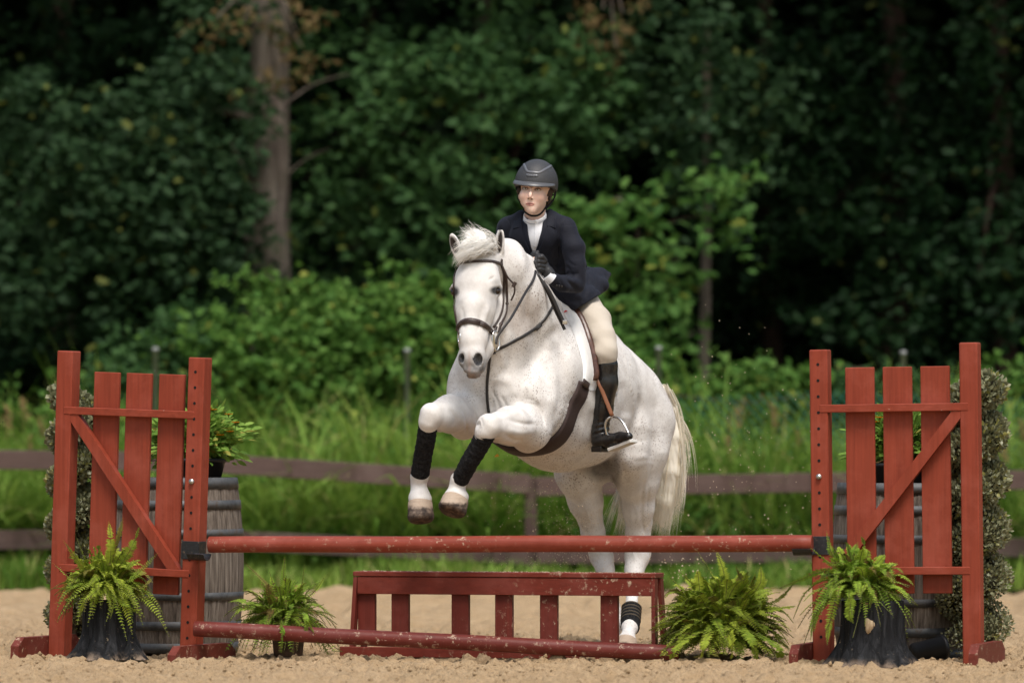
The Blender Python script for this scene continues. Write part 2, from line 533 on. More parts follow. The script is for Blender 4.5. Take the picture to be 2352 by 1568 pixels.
def sprays(lst, seed, twig=.20, per=7):
    """leaf rosettes along drooping boughs: (x0, y0, x1, y1, depth)"""
    r = np.random.default_rng(seed); out = []
    for (x0, y0, x1, y1, Y) in lst:
        a = np.array(P(x0, y0, Y)); b = np.array(P(x1, y1, Y - .25)); L = np.linalg.norm(b - a); n = max(4, int(L / .065))
        for i in range(n):
            u = (i + .5) / n; p = a + (b - a) * u + np.array([0, 0, .22 * L * (u - u * u)]); s = 1 if i % 2 else -1
            d = (b - a) / L; sd = np.cross(d, [0, 1, 0]) * s * r.uniform(.3, 1) + np.array([0, r.normal(0, .5), -.35]) + d * .6
            tip = p + sd / np.linalg.norm(sd) * twig * r.uniform(.3, 1.2) * (1.15 - .6 * u)
            for k in range(per): t_ = r.uniform(.25, 1.1); out.append(p + (tip - p) * t_ + r.normal(0, .028, 3))
    return np.array(out)
GT = 'trees at the edge of the wood'
# the stout trunk on the left
b = P(596, 1270, 18); b.z = 0
cr = crown([(520, 20, 17.8, .4), (480, 330, 17.6, .45), (430, 480, 17.6, .6), (330, 430, 17.8, .6),
            (400, 250, 17.8, .55), (500, 540, 17.4, .3), (470, 600, 17.6, .45), (300, 620, 17.7, .6), (250, 330, 18, .6), (380, 680, 17.9, .45),
            (200, 560, 18, .6), (90, 620, 18, .6), (120, 400, 18.2, .6), (60, 250, 18.4, .5), (510, 180, 17.7, .3)], 600, 1)
cr = np.concatenate([cr, sprays([(430, 260, 560, 430, 17.3), (480, 380, 590, 520, 17.2), (400, 420, 520, 600, 17.3), (330, 300, 440, 430, 17.4), (250, 380, 340, 520, 17.5), (560, 130, 600, 260, 17.3), (440, 110, 540, 210, 17.4), (300, 520, 420, 640, 17.4), (120, 330, 230, 430, 17.6), (590, 230, 570, 350, 17.2)], 51)])
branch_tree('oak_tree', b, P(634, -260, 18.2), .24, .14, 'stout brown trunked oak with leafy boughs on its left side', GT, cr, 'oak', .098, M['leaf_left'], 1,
            limbs=[(P(590, 560, 18), P(470, 520, 17.7), .02, .01), (P(600, 500, 18), P(530, 330, 17.7), .025, .01),
                   (P(620, 300, 18), P(450, 250, 17.8), .05, .015), (P(640, 250, 18), P(800, 170, 18.3), .010, .004), (P(640, 420, 18), P(760, 340, 18.3), .008, .003),
                   (P(620, 60, 18), P(480, -20, 18.2), .02, .01)], wob=.02, flare=1.5)
# small tree behind the rider, light green
b = P(1080, 1250, 19.5); b.z = 0
cr = crown([(1180, 180, 18.6, .55), (1290, 240, 18.4, .5), (1370, 290, 18.3, .42), (1230, 330, 18.3, .4), (1100, 120, 18.8, .5), (1010, 200, 18.8, .5),
            (900, 230, 18.9, .45), (820, 130, 18.9, .5), (1330, 170, 18.6, .45), (1060, 380, 18.6, .5), (960, 420, 18.6, .5), (1080, 480, 18.5, .5),
            (860, 470, 18.8, .45), (980, 560, 18.6, .5), (760, 330, 19, .45), (1100, 600, 18.5, .4), (1420, 240, 18.5, .35), (870, 600, 18.6, .4), (750, 520, 19, .45), (1150, 40, 19, .5)], 330, 2)
cr = np.concatenate([cr, sprays([(1180, 150, 1330, 270, 17.9), (1220, 190, 1400, 330, 17.8), (1250, 110, 1440, 200, 17.9), (1200, 240, 1290, 360, 17.9), (1040, 110, 1170, 210, 18), (1000, 160, 1100, 290, 18), (830, 150, 930, 260, 18), (880, 90, 1020, 170, 18),
    (860, 190, 830, 300, 18), (760, 260, 860, 340, 18.2), (960, 330, 1080, 430, 18), (1060, 330, 1180, 420, 18), (900, 400, 1010, 520, 18), (1040, 460, 1140, 590, 17.9), (800, 430, 900, 560, 18.2), (940, 560, 1040, 640, 18), (1330, 330, 1390, 400, 17.8), (1120, 60, 1060, 180, 18), (1300, 60, 1380, 160, 18), (700, 360, 780, 470, 18.4)], 52, .26, 9)])
branch_tree('oak_tree', b, P(1120, -200, 19.8), .14, .06, 'leafy green oak right behind the rider and the horse', GT, cr, 'oak', .105, M['leaf_tree'], 2,
            limbs=[(P(1100, 600, 19.5), P(1225, 250, 18.6), .05, .018), (P(1110, 300, 19.5), P(850, 180, 18.9), .05, .015), (P(1110, 420, 19.5), P(900, 300, 18.8), .04, .012),
                   (P(1225, 290, 18.6), P(1180, 370, 18.4), .02, .01), (P(1100, 560, 19.5), P(960, 540, 18.8), .035, .01), (P(1120, 100, 19.5), P(1380, 140, 18.8), .04, .012)])
# bright young oak to the right of the rider
b = P(1460, 1250, 17.2); b.z = 0
cr = crown([(1340, 440, 17.0, .32), (1380, 520, 16.8, .34), (1460, 560, 16.8, .34), (1530, 570, 16.8, .28), (1600, 490, 16.9, .22), (1650, 490, 16.9, .2), (1430, 640, 16.7, .4),
            (1508, 660, 16.7, .28), (1490, 740, 16.7, .36), (1530, 745, 16.8, .2), (1420, 740, 16.8, .34), (1310, 560, 17, .3), (1460, 820, 16.8, .3), (1640, 440, 17, .22)], 330, 3)
branch_tree('young_oak', b, P(1450, 500, 17.3), .04, .015, 'bright green young oak leaning into the gap right of the rider', GT, cr, 'oak', .115, M['leaf_young'], 3,
            limbs=[(P(1455, 700, 17.2), P(1600, 570, 16.9), .015, .006), (P(1455, 640, 17.2), P(1340, 500, 17), .015, .006), (P(1455, 560, 17.2), P(1640, 490, 16.9), .015, .005)], flare=1.2)
# slender trunk
b = P(1617, 1250, 18); b.z = 0
cr = crown([(1640, 420, 18, .35), (1700, 350, 18.2, .35), (1560, 330, 18.2, .4), (1600, 220, 18.2, .5), (1480, 180, 18.4, .5), (1740, 230, 18.4, .4), (1540, 90, 18.4, .55), (1630, 120, 17.6, .35), (1610, 300, 17.6, .32), (1640, 440, 17.7, .25), (1640, 30, 17.6, .3)], 420, 4)
branch_tree('slender_tree', b, P(1622, 60, 18.3), .056, .034, 'slender straight young tree with pale bare trunk right of the bright oak', GT, cr, 'oak', .095, M['leaf_left'], 4, flare=1.1, wob=.012,
            limbs=[(P(1618, 520, 18), P(1690, 490, 17.8), .012, .005)])
# dark trees on the right
specs = [(2040, 20.5, .17, 5, [(1900, 480, 19.8, .55), (1990, 420, 19.6, .5), (2080, 560, 19.6, .5), (2180, 520, 19.8, .5), (1880, 300, 20, .6), (2040, 250, 20, .6), (1800, 200, 20, .6), (1950, 100, 20, .6), (2150, 330, 19.8, .5), (1820, 420, 20, .45)],
          'shaded leafy tree with a dim reddish trunk, right of the slender trunk'),
         (2290, 19.5, .13, 6, [(2250, 620, 19, .5), (2150, 680, 19, .45), (2330, 560, 19, .5), (2270, 420, 19.2, .5), (2340, 700, 19, .45), (2080, 740, 19.2, .35), (2320, 250, 19.4, .5), (2230, 120, 19.4, .5), (2340, 60, 19.2, .5), (1960, 700, 19.6, .35)],
          'dark leafy tree at the far right edge of the wood'),
         (1760, 21.5, .11, 7, [(1700, 640, 21, .5), (1800, 560, 21, .5), (1720, 120, 20.8, .7), (1640, 260, 21, .5), (1860, 640, 21, .4), (1780, 330, 21, .5)],
          'shaded tree standing back between the slender trunk and the dark tree'),
         (140, 20.5, .16, 8, [(120, 760, 19.6, .55), (60, 860, 19.5, .5), (220, 800, 19.6, .5), (40, 480, 20, .6), (150, 240, 20, .6), (60, 80, 20, .6), (260, 120, 20, .6), (260, 900, 19.2, .35), (360, 100, 20, .6)],
          'dark leafy tree at the far left edge of the wood'),
         (830, 22, .13, 9, [(780, 60, 21.4, .6), (930, 60, 21.4, .6), (740, 200, 21.5, .5), (700, 420, 21.6, .45), (820, 640, 21, .5), (950, 680, 21, .5), (720, 640, 21.4, .4), (1080, 720, 20.6, .5), (1200, 560, 20.6, .5), (1260, 120, 20.6, .6)],
          'shaded tree standing back between the stout trunk and the rider')]
for (bx, Y, r0, sd_, lst, lab) in specs:
    b = P(bx, 1250, Y); b.z = 0
    branch_tree('shaded_tree', b, P(bx + 10, -250, Y + .2), r0, r0 * .5, lab, GT, crown(lst, 420, sd_), 'oak', .098, M['leaf_shaded'] if sd_ != 9 else M['leaf_shaded'], sd_,
                limbs=[(P(bx, 400, Y), P(lst[0][0], lst[0][1], lst[0][2]), .04, .012), (P(bx, 250, Y), P(lst[3][0], lst[3][1], lst[3][2]), .04, .012)])

# browned spray of dead leaves hanging beside the stout trunk and above the rider: part of their own withered boughs
for (lst, lab, sd_) in (([(620, 20, 17.2, .3), (560, 50, 17.2, .22), (680, 70, 17.2, .26), (695, 110, 17.2, .18), (600, 190, 17.2, .10), (500, 40, 17.4, .2)], 'withered olive brown bough hanging in front of the stout trunk', 21),
                        ([(1400, 60, 18, .25), (1430, 30, 18, .25), (1415, 110, 18, .16), (1385, 20, 18, .2)], 'withered brown bough hanging high above and right of the rider', 22)):
    a = lst[0]; e = empty('withered_bough', P(a[0], a[1], a[2]), lab, 'branch')
    mb = MB()
    for q in lst[1:]:
        mb.tube(spline([P(a[0], -60, a[2]), P((a[0] + q[0]) / 2, q[1] - 60, q[2]), P(q[0], q[1], q[2])], 5), .01, 5)
    mb.build('twigs', M['bark'], e)
    leaves('foliage', crown(lst, 230, sd_, .1), .085, M['leaf_brown'], 'narrow', e, sd_, .6)

# deep wood behind: countless shaded leaves and an unseen closed canopy overhead that blocks light
r = np.random.default_rng(31)
n = 52000
C = np.stack([r.uniform(-9, 9, n), 22.6 + r.uniform(0, 1, n) ** 1.4 * 9, r.uniform(0, 9.5, n)], 1)
n2 = 42000
C2 = np.stack([r.uniform(-12, 12, n2), r.uniform(17.5, 34, n2), r.uniform(5.6, 8.6, n2)], 1)
n3 = 16000
C3 = np.concatenate([np.stack([r.uniform(-14, -6.5, n3), r.uniform(15, 32, n3), r.uniform(0, 8, n3)], 1),
                     np.stack([r.uniform(6.5, 14, n3), r.uniform(15, 32, n3), r.uniform(0, 8, n3)], 1)])
M['leaf_deep'] = leaf_mat('deep_wood_leaf', (.005, .016, .006), (.010, .028, .008), trans=.1)  # near-black leaf colour carries the shade of the deep wood
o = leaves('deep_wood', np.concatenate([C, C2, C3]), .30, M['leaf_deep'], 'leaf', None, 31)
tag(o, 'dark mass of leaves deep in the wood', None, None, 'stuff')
# far wood that closes the view
r = np.random.default_rng(32)
n = 30000
C = np.stack([r.uniform(-60, 60, n), 34 + r.uniform(0, 12, n), r.uniform(0, 16, n)], 1)
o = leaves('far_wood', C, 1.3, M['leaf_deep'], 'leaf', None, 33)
tag(o, 'far wood closing the view behind the trees', None, None, 'stuff')

# ------------------------------------------------------------------ bushes
GB = 'bushes along the edge of the wood'
bush = [(380, 760, 16.4, .34, 'low dark bramble bush left of the stout trunk', [(350, 820, 16.2, .36), (420, 790, 16.2, .33), (300, 900, 16, .3), (380, 890, 16, .4), (450, 860, 16, .4), (440, 750, 16.4, .22)]),
        (560, 760, 16.2, .36, 'bright leafy bush growing at the foot of the stout trunk', [(500, 790, 16, .30), (600, 800, 16, .36), (560, 850, 15.8, .45), (640, 850, 15.8, .4), (660, 720, 16.2, .3), (600, 660, 16.3, .13), (680, 670, 16.3, .14)]),
        (760, 760, 16, .36, 'bright leafy bush midway between the stout trunk and the horse', [(740, 790, 16, .36), (820, 800, 16, .36), (760, 860, 15.8, .45), (850, 860, 15.8, .4), (760, 700, 16.2, .22), (850, 700, 16.2, .26), (700, 800, 16, .35)]),
        (950, 760, 16, .36, 'tall bright bush beside the horse head', [(930, 740, 16, .38), (1000, 760, 16, .36), (940, 830, 15.9, .42), (1020, 850, 15.8, .4), (900, 690, 16.2, .2), (980, 680, 16.2, .26), (1060, 800, 16, .35), (1150, 820, 16, .4)]),
        (1540, 870, 15.8, .3, 'low green bush behind the grey metal post by the horse rump', [(1540, 890, 15.8, .27), (1590, 900, 15.8, .24), (1480, 900, 15.8, .33), (1400, 860, 15.8, .38)]),
        (1720, 870, 15.8, .3, 'low green bush in front of the slender tree', [(1680, 905, 15.8, .25), (1760, 905, 15.8, .24), (1700, 850, 15.9, .10), (1820, 900, 15.8, .24), (1650, 920, 15.8, .23), (1840, 860, 15.8, .14)]),
        (2020, 880, 15.8, .3, 'dark green bush behind the pickets of the right standard', [(1960, 915, 15.8, .26), (2040, 915, 15.8, .26), (2120, 915, 15.8, .26), (1920, 890, 15.9, .18)]),
        (2290, 890, 15.8, .3, 'low bush at the right edge behind the clipped topiary', [(2230, 915, 15.8, .28), (2310, 905, 15.8, .26), (2360, 915, 15.8, .28), (2270, 885, 15.9, .16)])]
for i, (bx, by, Y, R, lab, lst) in enumerate(bush):
    b = P(bx, 1200, Y); b.z = 0
    e = empty('bush', b, lab, 'bush', GB)
    mb = MB()
    for q in lst:
        tp = P(q[0], q[1] - 10, q[2])
        mb.tube(spline([b + Vector((R_.normal(0, .08), R_.normal(0, .08), 0)), b.lerp(tp, .55) + Vector((0, 0, .1)), tp], 5), [.014] * 6 + [.011, .009, .007, .005, .004][:5], 5)
    mb.build('stems', M['bark'], e)
    low = [(q[0], min(1080, q[1] + 130), q[2], q[3]) for q in lst if q[1] > 780]
    cp_ = crown(lst + low, 980, 40 + i, .13); sh_ = []
    rs = np.random.default_rng(140 + i)
    for q in lst:
        for k in range(9):
            p0 = np.array(P(q[0], q[1], q[2])) + rs.normal(0, 1, 3) * np.array([q[3] * .6, q[3] * .4, q[3] * .25]); d = np.array([rs.normal(0, .35), rs.normal(0, .2), 1.0]); Ls = q[3] * rs.uniform(.5, 1.1) * (1 if i < 4 else .6)
            for m_ in range(16):
                u = m_ / 15; sh_.append(p0 + d * Ls * u + np.array([d[0] * u * u * .25, 0, -u * u * .12]) + rs.normal(0, .016, 3))
    leaves('foliage', np.concatenate([cp_, np.array(sh_)]), .066, M['leaf_tree'] if i in (0, 6) else M['leaf_bush'], 'round', e, 40 + i, .15)

# ------------------------------------------------------------------ grass and weeds
def blades(name, n, xr, yr, hr, label, seed, wid=.011, mat=None, zf=None, hmod=None, lean=.5):
    r = np.random.default_rng(seed)
    nt_ = max(1, n // 18)
    tx = r.uniform(*xr, nt_); ty = r.uniform(*yr, nt_); k = r.integers(0, nt_, n)
    x = tx[k] + r.normal(0, .055, n); y = ty[k] + r.normal(0, .055, n)
    h = r.uniform(*hr, n) * (.55 + .75 * vnoise2(x * 1.3 + seed, y * 1.3, 50 + seed))
    if hmod is not None: h = h * hmod(x, y)
    a = r.uniform(0, 2 * math.pi, n); L = h * r.uniform(.15, lean * 1.6, n)
    segs = 5; tt = np.linspace(0, 1, segs + 1)
    dx = np.cos(a); dy = np.sin(a)
    bend = tt[None] ** 2.2 * L[:, None]
    zz = (tt[None] - .22 * (tt[None] ** 3) * (L / h)[:, None] * 1.6) * h[:, None]
    cx = x[:, None] + dx[:, None] * bend; cy = y[:, None] + dy[:, None] * bend; cz = zz
    w = wid * r.uniform(.6, 1.5, n)[:, None] * np.maximum(.06, (1 - tt[None] ** 1.8)) * np.minimum(1, .5 + tt[None] * 3)
    fa = a + math.pi / 2 + r.normal(0, .5, n)
    wx = np.cos(fa)[:, None] * w; wy = np.sin(fa)[:, None] * w
    V = np.stack([np.stack([cx - wx, cy - wy, cz], -1), np.stack([cx + wx, cy + wy, cz], -1)], 2).reshape(-1, 3)
    i = np.arange(segs)
    F0 = np.stack([i * 2, i * 2 + 1, i * 2 + 3, i * 2 + 2], -1)
    F = F0[None] + (np.arange(n) * (segs + 1) * 2)[:, None, None]
    cr_ = vnoise2(x * .8, y * .8, 77 + seed)
    rc = np.repeat(np.stack([np.clip(r.uniform(0, 1, n) * .6 + (cr_ - .35) * 1.1, 0, 1), r.uniform(0, 1, n), r.uniform(0, 1, n)], 1), (segs + 1) * 2, 0)
    o = fast_mesh(name, V, F.reshape(-1, 4), mat or M['grass'], smooth=True, attrs={'rnd': rc})
    return tag(o, label, None, None, 'stuff')
def hm(x, y):   # taller towards the bushes, lower near the arena edge
    return np.clip(.45 + (y - 12.0) * .40, .2, 1.35)
blades('tall_grass', 9000, (-5.2, 5.2), (12.9, 16.2), (.8, 1.35), 'broad arching blades of tall wild grass behind the rail fence', 12, .019, hmod=hm, lean=1.0)
blades('tall_grass', 16000, (-5.2, 5.2), (12.9, 16.6), (.55, 1.15), 'thin bright grass between the rail fence and the bushes', 1, .011, hmod=hm, lean=.7)
blades('short_grass', 16000, (-5.0, 5.0), (11.95, 13.1), (.10, .30), 'short grass along the edge of the sand under the rail fence', 2, .006, lean=.7)
blades('side_grass', 9000, (-14, -5.2), (12.2, 16.6), (.4, 1.0), 'grass continuing to the left of the view', 3, .013)
blades('side_grass', 9000, (5.2, 14), (12.2, 16.6), (.4, 1.0), 'grass continuing to the right of the view', 4, .013)
# weeds among the grass
r = np.random.default_rng(8)
n = 34000
x = r.uniform(-5.2, 5.2, n); y = r.uniform(12.9, 16.4, n); 
C = np.stack([x, y, r.uniform(.05, 1, n) ** .8 * (.30 + (y - 12.5) * .33) * (.6 + .6 * vnoise2(x * 1.5, y * 1.5, 5))], 1)
tag(leaves('weeds', C, .075, M['leaf_bush'], 'round', None, 9), 'broad leaved weeds growing among the grass', None, None, 'stuff')
# reddish brown seed heads on the right
n = 24
mb = MB()
r = random.Random(3)
for i in range(n):
    dx_ = r.choice([r.uniform(1580, 1880), r.uniform(1580, 1880), r.uniform(2240, 2400), r.uniform(0, 130)]); Y = r.uniform(14, 15.8)
    p = P(dx_, r.uniform(900, 1060), Y)
    q = p.copy(); q.z = 0
    mb.tube([q, q.lerp(p, .6) + Vector((.02, 0, 0)), p], .003, 4)
    for k in range(16):
        s = k / 15; c = p + Vector((r.gauss(0, .012) + s * .03, r.gauss(0, .012), -s * .16))
        mb.tube([c, c + Vector((r.gauss(0, .02), r.gauss(0, .02), .03))], [.009, .003], 4)
tag(mb.build('seed_heads', M['seed'], fix=False), 'reddish seed heads of dry grass standing in the weeds', None, None, 'stuff')
# ------------------------------------------------------------------ the rail fence behind the arena
M['fence'] = wood_paint('brown_fence_paint', (.105, .068, .060), 0, rough=.6)
M['fencepost'] = wood_paint('brown_fence_post_paint', (.085, .055, .048), 2, rough=.6)
FY = 12.6
fe = empty('rail_fence', (0, FY, 0), 'weathered brown board fence running across behind the arena', 'fence')
def board(name, pts, h, Y, parent, mat, th=.035):
    """board whose centre line follows photo points"""
    mb = MB()
    for (a, b) in zip(pts[:-1], pts[1:]):
        A = P(a[0], a[1], Y); B = P(b[0], b[1], Y)
        d = (B - A); L = d.length; ang = -math.atan2(d.z, d.x)
        Mx = Matrix.Translation(A) @ Matrix.Rotation(ang, 4, 'Y')
        mb.box(Mx, (-.001, -th / 2, -h / 2), (L + .001, th / 2, h / 2), .004)
    return mb.build(name, mat, parent)
hb = .14
board('rail', [(-700, 1050), (-330, 1052)], hb, FY - .06, fe, M['fence'])
board('rail', [(-327, 1052), (446, 1060)], hb, FY - .06, fe, M['fence'])
board('rail', [(449, 1061), (1216, 1111)], hb, FY - .06, fe, M['fence'])
board('rail', [(1233, 1117), (1988, 1106)], hb, FY - .06, fe, M['fence'])
board('rail', [(1991, 1105), (2760, 1098)], hb, FY - .06, fe, M['fence'])
board('rail', [(-700, 1240), (-330, 1242)], hb, FY - .06, fe, M['fence'])
board('rail', [(-327, 1242), (446, 1236)], hb, FY - .06, fe, M['fence'])
board('rail', [(449, 1236), (1216, 1274)], hb, FY - .06, fe, M['fence'])
board('rail', [(1233, 1272), (1988, 1268)], hb, FY - .06, fe, M['fence'])
board('rail', [(1991, 1262), (2760, 1250)], hb, FY - .06, fe, M['fence'])
for (x, top) in ((-330, 1024), (447, 1032), (1219, 1095), (1989, 1082), (2760, 1075)):
    mb = MB(); a = P(x, top, FY)
    mb.box(Matrix.Translation((a.x, FY, 0)), (-.045, -.04, -.3), (.045, .05, a.z), .006)
    mb.build('post', M['fencepost'], fe)

# ------------------------------------------------------------------ wire fence in the bushes
M['galv'] = new_mat('grey_metal', (.30, .31, .31), .6, .4, .3)
M['wire'] = new_mat('green_wire', (.02, .13, .095), .5, .4)
WY = 14.6
we = empty('wire_fence', (0, WY, 0), 'green wire mesh fence with grey metal posts half buried in the bushes', 'fence')
for x, tp in ((-221, 800), (357, 797), (935, 800), (1513, 795), (2075, 805), (2640, 800)):
    a = P(x, tp, WY); mb = MB()
    mb.lathe(Matrix.Translation((a.x, WY, 0)), [(.021, 0), (.021, a.z - .03), (.026, a.z - .03), (.026, a.z - .008), (.012, a.z), (.001, a.z + .002)], 12)
    mb.build('post', M['galv'], we)
mb = MB()
zt = 1.42
x0, x1 = P(1513, 0, WY).x, P(2640, 0, WY).x
nseg = 150
dxw = .075
k = int((x1 - x0) / dxw)
for s in (1, -1):
    for i in range(k):
        xa = x0 + i * dxw
        xb = xa + s * zt * .9
        if xb < x0 or xb > x1: continue
        sag = .03 * math.sin(xa * 2.1)
        mb.tube([(xa, WY, .02), (xb, WY + .01 * s, zt + sag)], 0.0055, 3, cap=False)
mb.build('mesh', M['wire'], we, fix=False)
mb = MB()
q = [P(1540, 905, WY), P(1640, 918, WY), P(1720, 925, WY), P(1800, 915, WY), P(1900, 905, WY)]
mb.tube(spline(q, 6), .005, 6); mb.build('slack_wire', M['fencepost'], we)

# ------------------------------------------------------------------ the jump standards
def stand_frame(dx, Y, theta, tilt):
    o = P(dx, 1500, Y); o.z = -.005
    return Matrix.Translation(o) @ Matrix.Rotation(-theta, 4, 'Z') @ Matrix.Rotation(tilt, 4, 'Y')

def standard(label, F, hole_u, diag_right, pick_u, pick_w, cup_z, cup_side, bolt_i, Hl, Hr):
    root = empty('jump_standard', F.translation, label, 'jump standard', 'wing standards of the jump')
    PW = .089
    for ui, (u, H) in enumerate(((0, Hl), (.74, Hr))):
        mb = MB(); mb.box(F, (u, 0, 0), (u + PW, PW, H), .005)
        if ui == hole_u:
            for i in range(18):
                z = H - .072 - i * .0775
                if z < .12: break
                c = F @ Vector((u + PW * .48, -.0015, z)); nrm = (F.to_3x3() @ Vector((0, -1, 0)))
                ax = (F.to_3x3() @ Vector((1, 0, 0))); az = (F.to_3x3() @ Vector((0, 0, 1)))
                R = .0075; isb = (i == bolt_i)
                if isb: R = .013
                ring = [c + ax * R * math.cos(a) + az * R * math.sin(a) for a in [2 * math.pi * q / 12 for q in range(12)]]
                mb.add(ring, [tuple(range(12))], False, 2 if isb else 1)
                if isb: mb.add([p + nrm * .012 for p in ring] + ring, [tuple(range(12))] + [(j, (j + 1) % 12, (j + 1) % 12 + 12, j + 12) for j in range(12)], True, 2)
        mb.build('post', [M['red_z'], M['hole'], M['bolt']], root)
    for pu in pick_u:
        mb = MB(); mb.box(F, (pu, .046, .34), (pu + pick_w, .068, 1.435), .003); mb.build('picket', M['red_z'], root)
    for z in (1.237, .450):
        mb = MB(); mb.box(F, (.048, -.003, z - .019), (.782, .043, z + .019), .003); mb.build('rail', M['red_x'], root)
    # diagonal brace between the rails
    a, b = ((.095, 1.215), (.69, .472)) if diag_right else ((.735, 1.215), (.13, .472))
    d = Vector((b[0] - a[0], 0, b[1] - a[1])); n = Vector((-d.z, 0, d.x)).normalized() * .027
    mb = MB()
    fu = .047 / abs(d.z / d.length) / 2 * 1.15
    poly = [(a[0] - fu, a[1] + .002), (a[0] + fu, a[1] + .002), (b[0] + fu, b[1] - .002), (b[0] - fu, b[1] - .002)]
    mb.prism(F, poly, .002, .041); mb.build('diagonal_brace', M['red_z'], root)
    # feet: long boards across the foot of each post, with cut corners
    for u in (-.046, .74 + PW + .002):
        mb = MB(); prof = [(-.30, 0), (-.30, .062), (-.245, .104), (.29, .104), (.355, .062), (.355, 0)]
        mb.prism(F, prof, u, u + .044, ax=0); mb.build('foot', M['red_foot'], root)
    # jump cup
    cb = MB(); cu = .74 if cup_side > 0 else 0
    cb.box(F, (cu - .004, -.006, cup_z - .045), (cu + PW + .004, -.0005, cup_z + .045), .002)
    e = cu + PW if cup_side > 0 else cu
    s = cup_side
    lo, hi = sorted((e, e + s * .006)); cb.box(F, (lo if s < 0 else lo, -.006, cup_z - .045), (hi, PW * .8, cup_z + .045), .002)
    # curved tongue under the pole, sticking out of the front
    for q in range(7):
        a0 = math.radians(200 + q * 20); a1 = math.radians(220 + q * 20); r = .0435
        y0, z0, y1, z1 = -.048 + r * math.cos(a0), cup_z + .002 + r * math.sin(a0), -.048 + r * math.cos(a1), cup_z + .002 + r * math.sin(a1)
        xa, xb = sorted((cu + PW * .5 * (1 + s * .6), e + s * .075))
        k = 1.1
        vs = [F @ Vector(v) for v in ((xa, y0, z0), (xb, y0, z0), (xb, y1, z1), (xa, y1, z1))]
        c = F @ Vector(((xa + xb) / 2, -.048, cup_z + .002))
        cc = lambda v: v + (v - (F @ Vector((F.inverted() @ v).x * Vector((1, 0, 0)) + Vector((0, -.048, cup_z + .002))))).normalized() * .005
        vo = [cc(v) for v in vs]
        cb.add(vs + vo, [(0, 1, 2, 3), (7, 6, 5, 4), (0, 4, 5, 1), (1, 5, 6, 2), (2, 6, 7, 3), (3, 7, 4, 0)], False)
    cb.build('jump_cup', M['cup'], root)
    return root

FL = stand_frame(109.5, 0.0, math.radians(24), math.radians(2.0))
FR = stand_frame(1867, -.95, math.radians(16.5), math.radians(-.7))
standard('red wooden wing standard with its brace falling to the right, left end of the jump', FL, 1, True, (.190, .372, .556), .142, .568, 1, 7, 1.535, 1.523)
standard('red wooden wing standard with its brace rising to the right, right end of the jump', FR, 0, False, (.166, .352, .538), .143, .575, -1, 7, 1.523, 1.545)

# ------------------------------------------------------------------ poles
def pole(name, A, B, r, mat, label):
    A = Vector(A); B = Vector(B); d = (B - A).normalized(); mb = MB()
    n = 40; rr = random.Random(hash(name) % 100)
    pts = [A, A + d * .003] + [A.lerp(B, i / n) + Vector((0, 0, math.sin(i * .35) * .0012)) for i in range(1, n)] + [B - d * .003, B]
    rad = [r * .93, r] + [r * (1 + .006 * math.sin(i * .9)) for i in range(1, n)] + [r, r * .93]
    # object placed at the left end with x along the pole, so the grain follows it
    rot = d.to_track_quat('X', 'Z').to_matrix().to_4x4(); T = Matrix.Translation(A) @ rot
    Ti = T.inverted()
    mb.tube([Ti @ p for p in pts], rad, 28)
    o = mb.build(name, mat)
    o.matrix_basis = T
    return tag(o, label, 'pole', 'round poles of the jump')
pole('jump_pole', P(480, 1250, -.385), P(1866, 1247.5, -1.0), .0405, M['red_pole'], 'red round pole resting level in the black cups between the standards')
pole('ground_pole', P(446, 1443, -.42), P(1560, 1500, -.70), .0385, M['red_pole2'], 'dark red sand splashed pole sloping to the ground in front of the low gate')

# ------------------------------------------------------------------ the low gate under the pole
th = math.radians(16)
go = P(812, 1400, -.05); go.z = 0
G = Matrix.Translation(go) @ Matrix.Rotation(-th, 4, 'Z')
ge = empty('jump_gate', go, 'low dark red wooden gate with five slats standing under the pole', 'jump gate')
L = 1.555
mb = MB(); mb.box(G, (-.004, 0, .400), (L + .004, .175, .424), .003); mb.build('top_board', M['red_box'], ge)
mb = MB(); mb.box(G, (.018, .004, .312), (L - .018, .026, .398), .002); mb.build('front_board', M['red_box'], ge)
mb = MB(); mb.box(G, (.018, .149, .312), (L - .018, .171, .398), .002); mb.build('rear_board', M['red_box'], ge)
for k, x in enumerate((822, 899, 1037, 1137, 1240, 1379)):
    yl = P(x, 1400, -.05 + .028 - math.tan(th) * 0)
    # position along the gate from the photo column, at the gate's own depth
    u = 0.0
    for it in range(20):
        w = G @ Vector((u, .03, .2)); k_ = (DIST + w.y) / DIST / PX
        u += ((x - 1176) * k_ - w.x) / math.cos(th)
    mb = MB(); mb.box(G, (u, .028, .06), (u + .088, .066, .398), .003); mb.build('slat', M['red_slat'], ge)
def slant_end(u0, u1, s):
    mb = MB()
    for (v0, v1, dv) in ((.004, .060, -.04), (.115, .171, .045)):
        q = []
        for z, o in ((0, 1), (.398, 0)):
            for (u, v) in ((u0, v0), (u1, v0), (u1, v1), (u0, v1)):
                q.append(G @ Vector((u + s * .012 * o, v + dv * o, z)))
        mb.add(q, [(0, 3, 2, 1), (4, 5, 6, 7), (0, 1, 5, 4), (1, 2, 6, 5), (2, 3, 7, 6), (3, 0, 4, 7)])
    mb.build('leg', M['red_slat'], ge)
slant_end(-.002, .017, -1); slant_end(L - .017, L + .002, 1)
mb = MB(); mb.box(G, (-.055, -.060, .0), (L + .03, -.034, .05), .003); mb.build('base_board', M['red_box'], ge)
mb = MB(); mb.box(G, (-.03, .030, .055), (L + .02, .062, .075), .003); mb.build('lower_rail', M['red_box'], ge)

